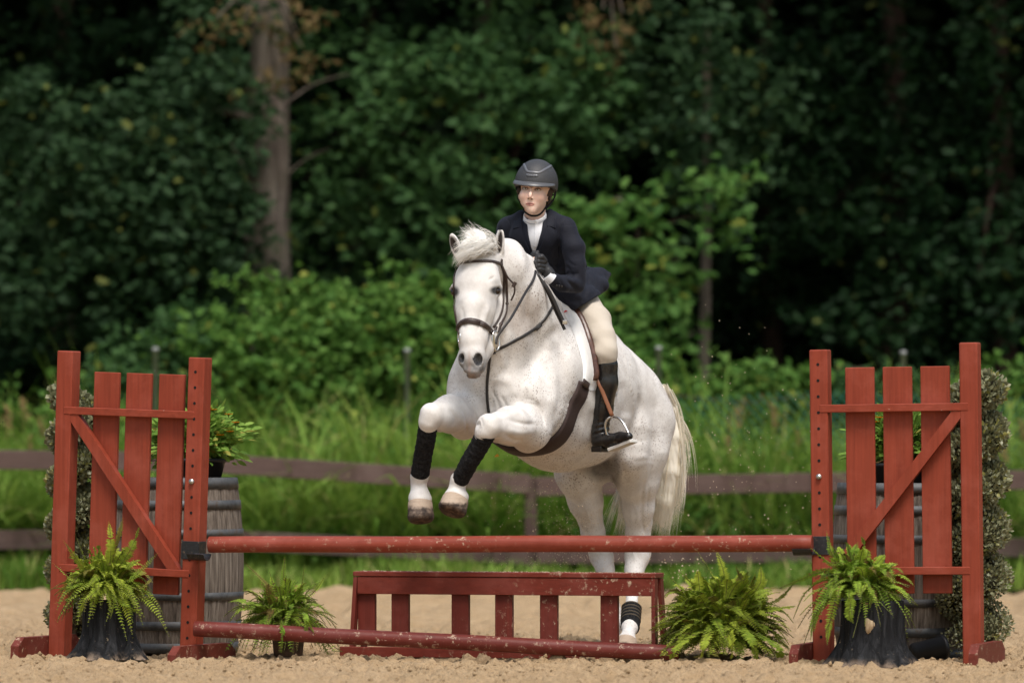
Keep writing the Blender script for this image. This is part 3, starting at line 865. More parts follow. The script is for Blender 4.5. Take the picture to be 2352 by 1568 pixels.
# ------------------------------------------------------------------ barrels
M['barrel'] = new_mat('weathered_oak', (.3, .25, .2), .85, .15)
t = NT(M['barrel']); g = t.noise(1, 6, .7, stretch=(70, 70, 3)); g2 = t.noise(3, 4)
c = t.ramp(g, [(.32, (.045, .037, .031)), (.5, (.17, .14, .115)), (.7, (.34, .295, .25))])
t.color(t.mix(t.ramp(g2, [(.4, 0.0), (.7, .6)]), c, (.10, .075, .06))); t.bump(g, .004)
M['hoop'] = new_mat('steel_hoop', (.17, .185, .20), .6, .4, .5)
t = NT(M['hoop']); g = t.noise(14, 5, .7); t.color(t.ramp(g, [(.35, (.07, .073, .077)), (.55, (.125, .13, .135)), (.72, (.11, .08, .06))]))
M['plastic'] = new_mat('black_plastic', (.012, .012, .013), .45, .4)
M['bush_fine'] = leaf_mat('marigold_leaf', (.12, .24, .035), (.27, .42, .08), (.38, .36, .08), third=.93)
M['orange'] = leaf_mat('marigold_petal', (.85, .30, .01), (.90, .45, .02), (.60, .14, .01), trans=.3, third=.8)
def barrel(c, rh, rb, H, label):
    T = Matrix.Translation(c)
    e = empty('barrel', c, label, 'barrel', 'wooden barrels behind the jump')
    f = lambda z: rh + (rb - rh) * (1 - (2 * z / H - 1) ** 2)
    ns = 26
    mb = MB()
    prof = [(0.001, .03), (rh - .03, .03), (rh - .03, 0)] + [(f(z), z) for z in [H * i / 18 for i in range(19)]] + [(rh - .03, H), (rh - .03, H - .03), (.001, H - .03)]
    mb.lathe(T, prof, ns * 4, wob=lambda a, z: -.012 * (1 if (int(a / (2 * math.pi) * ns * 4 + .5) % 4 == 0) else 0))
    mb.build('staves', M['barrel'], e)
    for z0, h in ((.0, .05), (H * .13, .045), (H * .30, .04), (H * .66, .04), (H * .82, .045), (H - .055, .055)):
        hb_ = MB()
        hb_.lathe(T, [(f(z0) - .002, z0), (f(z0) + .005, z0), (f(z0 + h) + .005, z0 + h), (f(z0 + h) - .002, z0 + h)], 72)
        hb_.build('hoop', M['hoop'], e)
    return e
bl = P(402, 1480, .62); bl.z = 0
barrel(bl, .315, .352, .89, 'weathered grey barrel behind the left standard, carrying a marigold pot')
br = P(2072, 1480, -.28); br.z = 0
barrel(br, .315, .352, .87, 'weathered grey barrel behind the right standard, carrying a marigold pot')
def marigold(c, R, h, w, seed, label, nf, spots=()):
    e = empty('marigold_pot', c, label, 'potted plant', 'marigold pots on the barrels')
    T = Matrix.Translation(c); mb = MB()
    mb.lathe(T, [(.001, .0), (R * .82, 0), (R, h - .02), (R + .012, h - .02), (R + .012, h), (R - .01, h), (R - .015, h - .03), (.001, h - .03)], 40); mb.build('pot', M['plastic'], e)
    r = np.random.default_rng(seed)
    n = 2600
    u = r.normal(size=(n, 3)); u /= np.linalg.norm(u, axis=1, keepdims=True)
    sp = r.uniform(.2, 1, (n, 1)) ** .6
    C = np.array(c) + np.array([0, 0, h + .10]) + u * sp * (.72 + .5 * r.uniform(0, 1, (n, 1)) * (np.sin(u[:, :1] * 9 + u[:, 2:] * 7 + seed) > 0)) * np.array([w, w * .8, .165])
    C[:, 2] = np.maximum(C[:, 2], c[2] + h * .75)
    leaves('foliage', C, .047, M['bush_fine'], 'leaf', e, seed, -.15)
    rr = random.Random(seed); mb = MB()
    for i in range(60):
        k = rr.randrange(n); mb.tube([Vector((c[0] + rr.gauss(0, R * .4), c[1] + rr.gauss(0, R * .4), c[2] + h)), Vector(C[k])], .0025, 4)
    mb.build('stems', M['leaf_brown'], e, fix=False)
    pts = [Vector((c[0] + rr.uniform(-w, w), c[1] + rr.uniform(-w, .3 * w), c[2] + h + .22 + rr.uniform(-.04, .05))) for _ in range(nf)] + [Vector(p) for p in spots]
    for p in pts:
        m2 = MB()
        for ring, nn, rad in ((0, 8, .025), (1, 7, .015)):
            for k in range(nn):
                a = 2 * math.pi * k / nn + ring; d = Vector((math.cos(a), math.sin(a), .25)); s = Vector((-d.y, d.x, 0)) * .011
                m2.add([p + Vector((0, 0, ring * .003)), p + d * rad * .7 - s, p + d * rad + Vector((0, 0, .001)), p + d * rad * .7 + s], [(0, 1, 2, 3)])
        m2.tube([p - Vector((0, 0, .07)), p - Vector((0, 0, .012)), p], [.0015, .002, .006], 6, mi=1)
        o = m2.build('flower', [M['orange'], M['bush_fine']], e)
def top(c, z): return Vector((c[0], c[1], z))
c1 = top(P(444, 1090, .62), .862)
marigold(c1, .165, .125, .265, 5, 'black pot of bushy orange marigolds standing on the left barrel', 7, [P(541, 971, .45), P(528, 992, .5), P(506, 1000, .5)])
c2 = top(P(2070, 1090, -.28), .842)
marigold(c2, .20, .125, .26, 6, 'black pot of bushy orange marigolds standing on the right barrel', 8, [P(2092, 990, -.35), P(2185, 975, -.3), P(2188, 962, -.3), P(2103, 997, -.35)])
# tipped black pot on the ground behind the right stump
e = empty('tipped_pot', P(2135, 1520, -.75), 'small black plastic pot lying on its side beside the right stump planter', 'pot')
mb = MB(); c = P(2135, 1500, -.8); c.z = .06
mb.lathe(Matrix.Translation(c) @ Matrix.Rotation(math.radians(20), 4, 'Z') @ Matrix.Rotation(math.radians(80), 4, 'Y') @ Matrix.Translation((0, 0, -.09)), [(.001, .0), (.045, 0), (.058, .15), (.064, .15), (.064, .17), (.055, .17), (.05, .01), (.001, .01)], 28)
mb.build('pot_body', M['plastic'], e)

# ------------------------------------------------------------------ spiral topiaries
M['box_leaf'] = leaf_mat('boxwood_leaf', (.15, .16, .085), (.27, .27, .15), (.24, .23, .06), trans=.12, third=.9, rough=.45, spec=.5)
def topiary(c, H, rad, seed, label, turns=5.3):
    e = empty('spiral_topiary', c, label, 'topiary', 'clipped spiral topiaries')
    mb = MB(); c = Vector(c); mb.tube([c, c + Vector((.004, 0, H * .5)), c + Vector((0, 0, H - .1))], [.018, .014, .008], 8); mb.build('stem', M['bark'], e)
    r = np.random.default_rng(seed); n = 21000
    tt = r.uniform(0, 1, n); a = tt * turns * 2 * math.pi + seed
    R0 = rad * .50 * (1 - .15 * tt)
    q = r.normal(size=(n, 3)); q /= np.linalg.norm(q, axis=1, keepdims=True)
    tr = (rad * .74) * (.62 + .38 * r.uniform(0, 1, n) ** .35) * (1 - .12 * tt)
    C = np.stack([c.x + np.cos(a) * R0, c.y + np.sin(a) * R0, c.z + .1 + tt * (H - .19)], 1) + q * tr[:, None] * np.array([1, 1, .82])
    X = q * .8 + r.normal(0, .45, (n, 3)) + np.array([0, 0, .5]); X /= np.linalg.norm(X, axis=1, keepdims=True)
    Z = r.normal(size=(n, 3)); Z -= X * (Z * X).sum(1, keepdims=True); Z /= np.linalg.norm(Z, axis=1, keepdims=True)
    leaves('foliage', C, .021, M['box_leaf'], 'round', e, seed, frames=(X, np.cross(Z, X), Z))
    # rough dark core of twigs so that no light shows through the clipped body
    m2 = MB(); pts = [Vector((c.x + math.cos(u * turns * 2 * math.pi + seed) * rad * .46, c.y + math.sin(u * turns * 2 * math.pi + seed) * rad * .46, c.z + .1 + u * (H - .2))) for u in [i / 90 for i in range(91)]]
    m2.tube(pts, rad * .42, 10); m2.build('twigs', M['soil'], e)
tl = P(170, 1480, .75); tl.z = 0
topiary(tl, 1.40, .128, 1, 'spiral clipped boxwood behind the left standard')
tr_ = P(2236, 1480, -.62); tr_.z = 0
topiary(tr_, 1.43, .160, 4, 'spiral clipped grey green boxwood at the right edge behind the right standard')

# ------------------------------------------------------------------ stump planters
M['stump'] = new_mat('charred_bark', (.025, .027, .032), .8, .15)
t = NT(M['stump']); g = t.noise(1, 6, .7, stretch=(26, 26, 3.5), dist=.8); g2 = t.noise(40, 3, .7); z_ = t.n('ShaderNodeSeparateXYZ'); t.put(z_.inputs[0], t.co)
c = t.ramp(g, [(.3, (.004, .004, .0045)), (.5, (.017, .0175, .019)), (.75, (.055, .056, .06))])
sp = t.ramp(g2, [(.66, 0.0), (.72, .8)])
c = t.mix(sp, c, (.35, .27, .18))
low = t.math('MULTIPLY', t.ramp(z_.outputs[2], [(0.0, .8), (.045, 0.0)]), t.ramp(t.noise(13, 4, .7), [(.42, 0.0), (.58, 1.0)]))
c = t.mix(low, c, (.38, .28, .20)); t.color(c); t.bump(g, .02)
M['bare'] = new_mat('bare_wood', (.55, .40, .25), .8, .2)
t = NT(M['bare']); g = t.noise(1, 5, .7, stretch=(160, 160, 8)); t.color(t.ramp(g, [(.3, (.30, .20, .11)), (.6, (.62, .47, .30))]))
def stump(c, H, R, seed, label, patch=None):
    e = empty('stump_planter', c, label, 'planter', 'charred stump planters')
    T = Matrix.Translation(c); mb = MB(); n = 110
    rr = random.Random(seed); ph = [rr.uniform(0, 6.28) for _ in range(6)]
    prof = [(.001, H - .03), (R * .84, H - .03), (R * .9, H), (R, H)] + [(R * (1 + .06 * s + .55 * max(0, s - .5) ** 1.7 * 3.0), H * (1 - s)) for s in [i / 22 for i in range(1, 23)]]
    def wob(a, z):
        s = max(0, 1 - z / H)
        return .035 * math.sin(a * 9 + ph[0]) * (.6 + s) + .02 * math.sin(a * 23 + ph[1] + z * 8) + .014 * math.sin(a * 41 + ph[2]) + .16 * s ** 4 * math.sin(a * 5 + ph[3])
    mb.lathe(T, prof, n, wob=wob)
    body = mb.build('stump', M['stump'], e)
    if patch:
        bv = BVHTree.FromObject(body, bpy.context.evaluated_depsgraph_get()) if False else None
        pm = MB(); cx, cz, w, h = patch
        ring = []
        for i in range(18):
            a = 2 * math.pi * i / 18; k = 1 + .22 * math.sin(3 * a + 1)
            u = cx + math.cos(a) * w * k; z = cz + math.sin(a) * h * k
            s = 1 - z / H; rad = R * (1 + .06 * s + .55 * max(0, s - .5) ** 1.7 * 3.0) * 1.045
            ring.append(Vector((c[0] + u, c[1] - math.sqrt(max(0, rad * rad - u * u)), c[2] + z)))
        cen = sum(ring, Vector()) / 18 + Vector((0, -.006, 0))
        back = [p + Vector((0, .03, 0)) for p in ring]
        pm.add([cen] + ring + back, [(0, i + 1, (i + 1) % 18 + 1) for i in range(18)] + [(i + 1, i + 19, (i + 1) % 18 + 19, (i + 1) % 18 + 1) for i in range(18)], True)
        pm.build('bare_patch', M['bare'], e)
    return e
sl = P(250, 1500, -.40); sl.z = 0
stump(sl, .29, .125, 3, 'charred black stump planter standing in the left standard')
sr = P(2004, 1500, -1.28); sr.z = 0
stump(sr, .315, .145, 5, 'charred black stump planter with a bare wood patch, standing in the right standard', (-.025, .20, .022, .034))

# ------------------------------------------------------------------ ferns
M['fern'] = leaf_mat('fern_leaflet', (.12, .23, .022), (.36, .48, .055), (.24, .16, .05), trans=.25, third=.93)
M['fern_deep'] = leaf_mat('fern_leaflet_deep', (.14, .22, .022), (.40, .47, .05), (.22, .20, .04), trans=.25, third=.95)
M['fern_stem'] = new_mat('fern_stem', (.10, .10, .03), .7, .2)
def fern(c, n, Lr, seed, label, mat, up=.9, wl=.034, extra=(), pot=None, flat=0.0, back=1.0):
    """fronds arching out from the crown of the plant; each frond carries paired leaflets"""
    e = empty('fern', c, label, 'fern', 'boston ferns around the jump')
    r = np.random.default_rng(seed); c = np.array(c)
    VV = []; FF = []; RR = []; nb = 0; stems = MB()
    V0 = np.array([[0, -.11, 0], [.35, -.20, .02], [1, -.04, -.10], [.55, .16, .02], [0, .13, 0]])
    dirs = []
    for i in range(n):
        a = r.uniform(0, 2 * math.pi); el = r.uniform(-.35, 1.45) if r.random() < .8 else r.uniform(.7, 1.5)
        dirs.append((a, el, r.uniform(*Lr), None))
    for ex in extra: dirs.append((None, None, None, ex))
    for (a, el, L, ex) in dirs:
        if ex is None:
            d = np.array([math.cos(a) * math.cos(el), math.sin(a) * math.cos(el) * back, math.sin(el)]); side = np.cross(d, [0, 0, 1]) * r.normal(0, .32) * L
            sr_ = (.13 if seed == 3 else .055) * r.uniform(0, 1) ** .6; st = c + np.array([math.cos(a) * sr_, math.sin(a) * sr_, -sr_ * .3 + (r.uniform(-.10, .06) if seed == 3 else 0)])
            grav = r.uniform(.12, .75) * L * (.55 if seed == 3 else 1) * (1.15 - .5 * max(0, math.sin(el)) ** 2) * (1 + flat)
            ns = 26; tt = np.linspace(0, 1, ns)[:, None]
            C = st + d * L * tt * (1 - .12 * tt ** 2) + np.array([0, 0, -grav]) * tt ** 2.4 + np.array([0, 0, up * L * .25]) * (tt * (1 - tt)) + side * tt ** 2
        else:
            q = [Vector(c)] + [Vector(p) for p in ex]
            C = np.array([list(v) for v in spline(q, max(3, 26 // (len(q) - 1)))]); ns = len(C)
            tt = np.linspace(0, 1, ns)[:, None]; L = float(np.linalg.norm(np.diff(C, axis=0), axis=1).sum())
        C[:, 2] = np.maximum(C[:, 2], .012 + r.uniform(0, .03))
        # resample for leaflets
        m = max(14, int(L / .0105)); ti = np.linspace(.12, 1, m); k = ti * (len(C) - 1); k0 = np.minimum(k.astype(int), len(C) - 2); f = (k - k0)[:, None]
        Q = C[k0] * (1 - f) + C[k0 + 1] * f; T = C[k0 + 1] - C[k0]; T /= np.linalg.norm(T, axis=1, keepdims=True) + 1e-9
        upv = np.array([0, 0, 1.0]) + r.normal(0, .35, 3); S = np.cross(T, upv); S /= np.linalg.norm(S, axis=1, keepdims=True) + 1e-9
        N = np.cross(S, T)
        w = wl * r.uniform(.8, 1.15) * np.minimum(1, .35 + ti * 4) * np.clip(1.12 - ti ** 3, .08, 1)
        tone = r.uniform(0, 1); brown = r.uniform(0, 1)
        for s in (-1, 1):
            A = S * s * .93 + T * .28 + N * r.normal(.08, .12, (m, 1)); A /= np.linalg.norm(A, axis=1, keepdims=True)
            B = np.cross(N, A)
            V = Q[:, None] + (A[:, None] * V0[None, :, 0, None] + B[:, None] * V0[None, :, 1, None] * .95 + N[:, None] * V0[None, :, 2, None]) * (w * r.uniform(.85, 1.15, m))[:, None, None]
            VV.append(V.reshape(-1, 3)); FF.append((np.array([[0, 1, 2, 3, 4]])[None] + (nb + np.arange(m) * 5)[:, None, None]).reshape(-1, 5)); nb += m * 5
            g = np.clip(tone * .75 + ti * .25 + r.normal(0, .1, m), 0, 1)
            b2 = np.where(brown > .9, .98, r.uniform(0, .94 + .03 * 1, m))
            RR.append(np.repeat(np.stack([g, b2, g], 1), 5, 0))
        stems.tube([Vector(p) for p in C[::4]], .0016, 4, cap=False)
    fast_mesh('fronds', np.concatenate(VV), np.concatenate(FF), mat, e, smooth=False, attrs={'rnd': np.concatenate(RR)})
    stems.build('frond_stems', M['fern_stem'], e, fix=False)
    return e
M['terracotta'] = new_mat('old_plastic_pot', (.13, .09, .075), .7, .3)
t = NT(M['terracotta']); g = t.noise(20, 5, .7); t.color(t.ramp(g, [(.35, (.05, .045, .03)), (.6, (.17, .12, .10))]))
def PE(l, Y): return [P(a, b, Y) for a, b in l]
c = Vector((sl.x - .01, sl.y, .36))
fern(c, 300, (.13, .29), 1, 'bushy green fern growing out of the left stump planter', M['fern_deep'], extra=[
    PE([(268, 1250), (283, 1188)], -.5), PE([(255, 1260), (250, 1196)], -.5), PE([(300, 1260), (322, 1205)], -.5), PE([(200, 1290), (172, 1225)], -.5),
    PE([(300, 1330), (362, 1270)], -.5), PE([(320, 1350), (352, 1325)], -.5), PE([(180, 1340), (118, 1290)], -.5), PE([(190, 1300), (145, 1240)], -.5),
    PE([(200, 1370), (180, 1420)], -.62), PE([(262, 1370), (252, 1425)], -.62), PE([(290, 1390), (330, 1410)], -.6), PE([(170, 1370), (125, 1385)], -.5),
    PE([(170, 1350), (115, 1350)], -.5), PE([(320, 1370), (360, 1365)], -.5)], wl=.028)
fp = P(662, 1500, -.12); fp.z = 0
c = Vector((fp.x - .03, fp.y, .20))
fe2 = fern(c, 340, (.13, .31), 2, 'scraggy fern in a small pot on the sand behind the ground pole', M['fern'], extra=[
    PE([(650, 1340), (655, 1272)], -.15), PE([(690, 1350), (700, 1290)], -.15), PE([(620, 1350), (560, 1290)], -.15), PE([(720, 1360), (748, 1320)], -.15),
    PE([(700, 1400), (752, 1385)], -.15), PE([(590, 1400), (530, 1380)], -.15), PE([(600, 1420), (528, 1425)], -.15), PE([(650, 1440), (645, 1520 - 15)], -.5),
    PE([(700, 1420), (735, 1490), (760, 1505)][:2], -.5), PE([(700, 1410), (700, 1480)], -.5), PE([(620, 1450), (600, 1505)], -.3), PE([(640, 1380), (615, 1300)], -.15)], wl=.022)
mb = MB(); R = .087
mb.lathe(Matrix.Translation(fp), [(.001, 0), (R * .82, 0), (R, .15), (R + .01, .15), (R + .01, .17), (R - .01, .17), (R - .012, .15), (.001, .15)], 36)
mb.build('pot', M['terracotta'], fe2)
fp = P(1656, 1500, -.55); fp.z = 0
c = Vector((fp.x, fp.y, .21))
fern(c, 820, (.14, .31), 3, 'largest fern, a broad green mound on the sand at the ground pole end', M['fern_deep'], extra=[
    PE([(1640, 1330), (1600, 1262)], -.6), PE([(1665, 1330), (1645, 1262)], -.6), PE([(1600, 1350), (1548, 1300)], -.6), PE([(1590, 1370), (1530, 1318)], -.6),
    PE([(1700, 1340), (1690, 1300)], -.6), PE([(1740, 1350), (1748, 1300)], -.6), PE([(1600, 1430), (1500, 1400)], -.7), PE([(1590, 1460), (1500, 1500)], -.8),
    PE([(1760, 1440), (1820, 1500)], -.7), PE([(1720, 1460), (1740, 1525)], -.9), PE([(1620, 1470), (1610, 1522)], -.9), PE([(1680, 1470), (1680, 1525)], -.9),
    PE([(1780, 1380), (1830, 1330)], -.6), PE([(1770, 1400), (1835, 1390), (1850, 1400)][:2], -.6), PE([(1560, 1480), (1540, 1520)], -.9), PE([(1780, 1480), (1790, 1522)], -.9)],
    wl=.031, flat=.10)
c = Vector((sr.x - .07, sr.y, .38))
fern(c, 300, (.14, .30), 4, 'bright fern trailing to the left out of the right stump planter', M['fern'], extra=[
    PE([(1915, 1280), (1898, 1220)], -1.3), PE([(1900, 1290), (1858, 1255)], -1.3), PE([(1960, 1280), (1970, 1245)], -1.35), PE([(1985, 1260), (1978, 1205 + 25)], -1.2),
    PE([(2020, 1320), (2085, 1290)][:1] + [P(0, 0)] [:0] + [(2060, 1290)], -1.35), PE([(2040, 1350), (2088, 1355)], -1.35), PE([(2030, 1330), (2075, 1310)], -1.35),
    PE([(1900, 1330), (1850, 1360), (1822, 1420)], -1.3), PE([(1910, 1340), (1870, 1420), (1862, 1470)], -1.35), PE([(1930, 1350), (1905, 1430), (1900, 1480)], -1.4),
    PE([(1900, 1310), (1840, 1330), (1790, 1350)], -1.3), PE([(1960, 1360), (1950, 1410), (1960, 1430)], -1.48), PE([(2000, 1360), (1998, 1400)], -1.48),
    PE([(1930, 1360), (1880, 1400), (1870, 1450)], -1.35), PE([(1940, 1350), (1920, 1400), (1895, 1450)], -1.4), PE([(2050, 1370), (2070, 1375)], -1.3)], wl=.027)
# ------------------------------------------------------------------ implicit surfaces for bodies
class Field:
    """signed distance field on a grid; shapes melt into one another; surface nets give ONE continuous mesh"""
    def __init__(s, lo, hi, h, band=.09):
        s.lo = np.array(lo, float); s.h = h
        s.n = np.ceil((np.array(hi) - s.lo) / h).astype(int) + 1
        s.F = np.full(s.n, band, np.float32); s.band = band
    def _loc(s, lo, hi):
        a = np.maximum(0, np.floor((lo - s.lo) / s.h).astype(int)); b = np.minimum(s.n, np.ceil((hi - s.lo) / s.h).astype(int) + 1)
        if (b <= a).any(): return None
        ax = [(s.lo[i] + np.arange(a[i], b[i]) * s.h).astype(np.float32) for i in range(3)]
        return tuple(slice(a[i], b[i]) for i in range(3)), ax[0][:, None, None], ax[1][None, :, None], ax[2][None, None, :]
    def _put(s, sl, d, k, op):
        f = s.F[sl]
        if op == 'add':
            h = np.maximum(k - np.abs(f - d), 0) / k
            s.F[sl] = np.minimum(f, d) - h * h * k * .25
        elif op == 'sub':
            d = -d; h = np.maximum(k - np.abs(f - d), 0) / k
            s.F[sl] = np.maximum(f, d) + h * h * k * .25
        elif op == 'and':
            h = np.maximum(k - np.abs(f - d), 0) / k
            s.F[sl] = np.maximum(f, d) + h * h * k * .25
    def cone(s, a, b, ra, rb, k=.03, n=None, w=1.0, op='add'):
        """round cone; along direction n it is w times as thick"""
        a = np.array(a, np.float32); b = np.array(b, np.float32); m = max(ra, rb) * max(1, w) + s.band
        L = s._loc(np.minimum(a, b) - m, np.maximum(a, b) + m)
        if L is None: return
        sl, X, Y, Z = L; ab = b - a; l2 = float(ab @ ab) + 1e-9
        qx, qy, qz = X - a[0], Y - a[1], Z - a[2]
        t = np.clip((qx * ab[0] + qy * ab[1] + qz * ab[2]) / l2, 0, 1)
        qx = qx - t * ab[0]; qy = qy - t * ab[1]; qz = qz - t * ab[2]
        if n is not None and w != 1:
            n = np.array(Vector(n).normalized(), np.float32); dn = (qx * n[0] + qy * n[1] + qz * n[2]) * (1 / w - 1)
            qx = qx + n[0] * dn; qy = qy + n[1] * dn; qz = qz + n[2] * dn
            d = (np.sqrt(qx * qx + qy * qy + qz * qz) - (ra + (rb - ra) * t)) * min(1, (1 + w) / 2)
        else: d = np.sqrt(qx * qx + qy * qy + qz * qz) - (ra + (rb - ra) * t)
        s._put(sl, d.astype(np.float32), k, op)
    def ell(s, c, r, k=.03, axes=None, op='add'):
        """ellipsoid, radii r along axes"""
        c = np.array(c, np.float32); m = max(r) + s.band; L = s._loc(c - m, c + m)
        if L is None: return
        sl, X, Y, Z = L; A = np.array(axes if axes is not None else np.eye(3), np.float32)
        q = [(X - c[0]) * A[i, 0] + (Y - c[1]) * A[i, 1] + (Z - c[2]) * A[i, 2] for i in range(3)]
        k0 = np.sqrt(sum((q[i] / r[i]) ** 2 for i in range(3))); k1 = np.sqrt(sum((q[i] / r[i] ** 2) ** 2 for i in range(3)))
        s._put(sl, (k0 * (k0 - 1) / np.maximum(k1, 1e-6)).astype(np.float32), k, op)
    def plane(s, p, n, k=.01, box=None):
        """keep only what lies behind the plane (point p, outward normal n) within box"""
        n = Vector(n).normalized(); L = s._loc(np.array(box[0]), np.array(box[1])) if box else s._loc(s.lo, s.lo + s.n * s.h)
        sl, X, Y, Z = L
        s._put(sl, ((X - p[0]) * n[0] + (Y - p[1]) * n[1] + (Z - p[2]) * n[2]).astype(np.float32), k, 'and')
    def chain(s, pts, k=.03, n=None, w=1.0, op='add'):
        """pts: photo x, photo y, depth, radius in photo pixels"""
        q = [(np.array(P(a, b, Y)), px(r, Y)) for a, b, Y, r in pts]
        for (a, ra), (b, rb) in zip(q[:-1], q[1:]): s.cone(a, b, ra, rb, k, n, w, op)
    def ball(s, dx, dy, Y, r, k=.03, op='add', sc=(1, 1, 1), axes=None):
        R = px(r, Y); s.ell(P(dx, dy, Y), [R * q for q in sc], k, axes, op)
    def disp(s, fn, lo, hi):
        """add fn(X,Y,Z) to the field inside a box: folds, creases"""
        L = s._loc(np.array(lo), np.array(hi)); sl, X, Y, Z = L
        s.F[sl] += fn(X, Y, Z).astype(np.float32)
    def mesh(s):
        F = s.F; S = F < 0; n = s.n
        cells = []; pos = []; quads = []
        nc = n - 1
        cid = lambda i, j, k: (i * nc[1] + j) * nc[2] + k
        for ax in range(3):
            a = [slice(None)] * 3; b = [slice(None)] * 3; a[ax] = slice(0, -1); b[ax] = slice(1, None)
            cr = S[tuple(a)] != S[tuple(b)]
            I = np.stack(np.nonzero(cr), 1)
            f0 = F[tuple(a)][cr]; f1 = F[tuple(b)][cr]; t = f0 / (f0 - f1)
            p = I.astype(np.float64).copy(); p[:, ax] += t
            b1, b2 = (ax + 1) % 3, (ax + 2) % 3
            ok = (I[:, b1] > 0) & (I[:, b2] > 0) & (I[:, b1] < nc[b1]) & (I[:, b2] < nc[b2])
            I = I[ok]; p = p[ok]; inside = f0[ok] < 0
            qs = []
            for (u, v) in ((-1, -1), (0, -1), (0, 0), (-1, 0)):
                J = I.copy(); J[:, b1] += u; J[:, b2] += v
                c = cid(J[:, 0], J[:, 1], J[:, 2]); qs.append(c); cells.append(c); pos.append(p)
            q = np.stack(qs, 1); q[~inside] = q[~inside][:, ::-1]; quads.append(q)
        cells = np.concatenate(cells); pos = np.concatenate(pos); quads = np.concatenate(quads)
        u, inv = np.unique(cells, return_inverse=True); inv = inv.ravel()
        cnt = np.bincount(inv)[:, None]
        V = np.stack([np.bincount(inv, pos[:, i]) for i in range(3)], 1) / cnt
        V = s.lo + V * s.h
        Q = np.searchsorted(u, quads)
        return V, Q

def relax(V, Q, it=2, lam=.5):
    """light smoothing of a quad mesh"""
    n = len(V); E = np.concatenate([Q[:, [0, 1]], Q[:, [1, 2]], Q[:, [2, 3]], Q[:, [3, 0]]])
    for i in range(it):
        for l in (lam, -lam * .98):
            deg = np.bincount(E[:, 0], minlength=n) + np.bincount(E[:, 1], minlength=n)
            S = np.stack([np.bincount(E[:, 0], V[E[:, 1], k], n) + np.bincount(E[:, 1], V[E[:, 0], k], n) for k in range(3)], 1)
            V = V + l * (S / np.maximum(deg, 1)[:, None] - V)
    return V

def bvh(V, Q): return BVHTree.FromPolygons([tuple(v) for v in V.tolist()], [tuple(q) for q in Q.tolist()])
CAMV = Vector((0, -DIST, CAMH))
def seen(tree, dx, dy, off=0.0, near=None):
    """point of a surface seen at photo position (dx,dy), lifted by off along the normal"""
    d = (P(dx, dy, 0) - CAMV).normalized()
    st = CAMV if near is None else CAMV + d * ((near + DIST) / d.y)
    h = tree.ray_cast(st, d)
    if h[0] is None:
        # just past the outline: nearest surface point to the ray
        best = None
        for Y in np.linspace(-.8, 1.0, 46):
            p = P(dx, dy, Y); g = tree.find_nearest(p)
            if best is None or g[3] < best[3]: best = g
        h = best
    n = h[1]
    return h[0] + n * off, n
def laid(tree, pts, off=.002, n=6, near=None):
    """curve through photo positions lying on a surface"""
    q = spline([Vector((a, b, 0)) for a, b in pts], n); out = [seen(tree, v.x, v.y, off, near) for v in q]
    return [o[0] for o in out], [o[1] for o in out]
def ring_on(tree, c, axis, ref, off, a0=0, a1=2 * math.pi, n=48, far=.6):
    """points where the plane through c (normal axis) meets the surface, walking round from direction ref"""
    axis = Vector(axis).normalized(); ref = Vector(ref); ref = (ref - axis * ref.dot(axis)).normalized(); b = axis.cross(ref)
    pts = []; nn = []
    for i in range(n + 1):
        a = a0 + (a1 - a0) * i / n; d = ref * math.cos(a) + b * math.sin(a)
        h = tree.ray_cast(Vector(c) + d * far, -d)
        if h[0] is None: continue
        pts.append(h[0] + h[1] * off); nn.append(h[1])
    return pts, nn

def vnormals(V, Q):
    n = np.cross(V[Q[:, 2]] - V[Q[:, 0]], V[Q[:, 3]] - V[Q[:, 1]]); N = np.zeros_like(V)
    for k in range(4):
        for c in range(3): N[:, c] += np.bincount(Q[:, k], n[:, c], len(V))
    return N / (np.linalg.norm(N, axis=1, keepdims=True) + 1e-12)
def sculpt(V, Q, tree, strokes):
    """press or raise soft lines on the side of a body: (points, half width in px, depth in mm)"""
    N = vnormals(V, Q); V = V.copy()
    X = 1176 + V[:, 0] * PX * DIST / (DIST + V[:, 1]); Z = HOR - (V[:, 2] - CAMH) * PX * DIST / (DIST + V[:, 1])
    D = np.zeros(len(V))
    for pts, w, mm in strokes:
        q = spline([Vector((a, b, 0)) for a, b in pts], 5) if len(pts) > 1 else [Vector((*pts[0], 0))] * 2
        yy = [seen(tree, v.x, v.y)[0].y for v in q]
        best = np.full(len(V), 1e9); ys = np.zeros(len(V)); tt = np.zeros(len(V))
        m = (X > min(v.x for v in q) - 3 * w) & (X < max(v.x for v in q) + 3 * w) & (Z > min(v.y for v in q) - 3 * w) & (Z < max(v.y for v in q) + 3 * w) & (N[:, 1] < -.05)
        I = np.nonzero(m)[0]; bx_ = best[I]; yx = ys[I]; tx = tt[I]
        for i, (a, b) in enumerate(zip(q[:-1], q[1:])):
            ab = np.array([b.x - a.x, b.y - a.y]); l2 = ab @ ab + 1e-9
            t = np.clip(((X[I] - a.x) * ab[0] + (Z[I] - a.y) * ab[1]) / l2, 0, 1)
            d = np.hypot(X[I] - a.x - ab[0] * t, Z[I] - a.y - ab[1] * t); u = d < bx_
            bx_ = np.where(u, d, bx_); yx = np.where(u, yy[i], yx); tx = np.where(u, (i + t) / (len(q) - 1), tx)
        ok = np.abs(V[I, 1] - yx) < .10
        fade = np.clip(np.sin(np.pi * np.clip(tx, .04, .96)) * 1.6, .25, 1) if len(pts) > 1 else 1
        D[I] += ok * fade * mm * .001 * np.exp(-(bx_ / w) ** 2)
    return V + N * D[:, None]
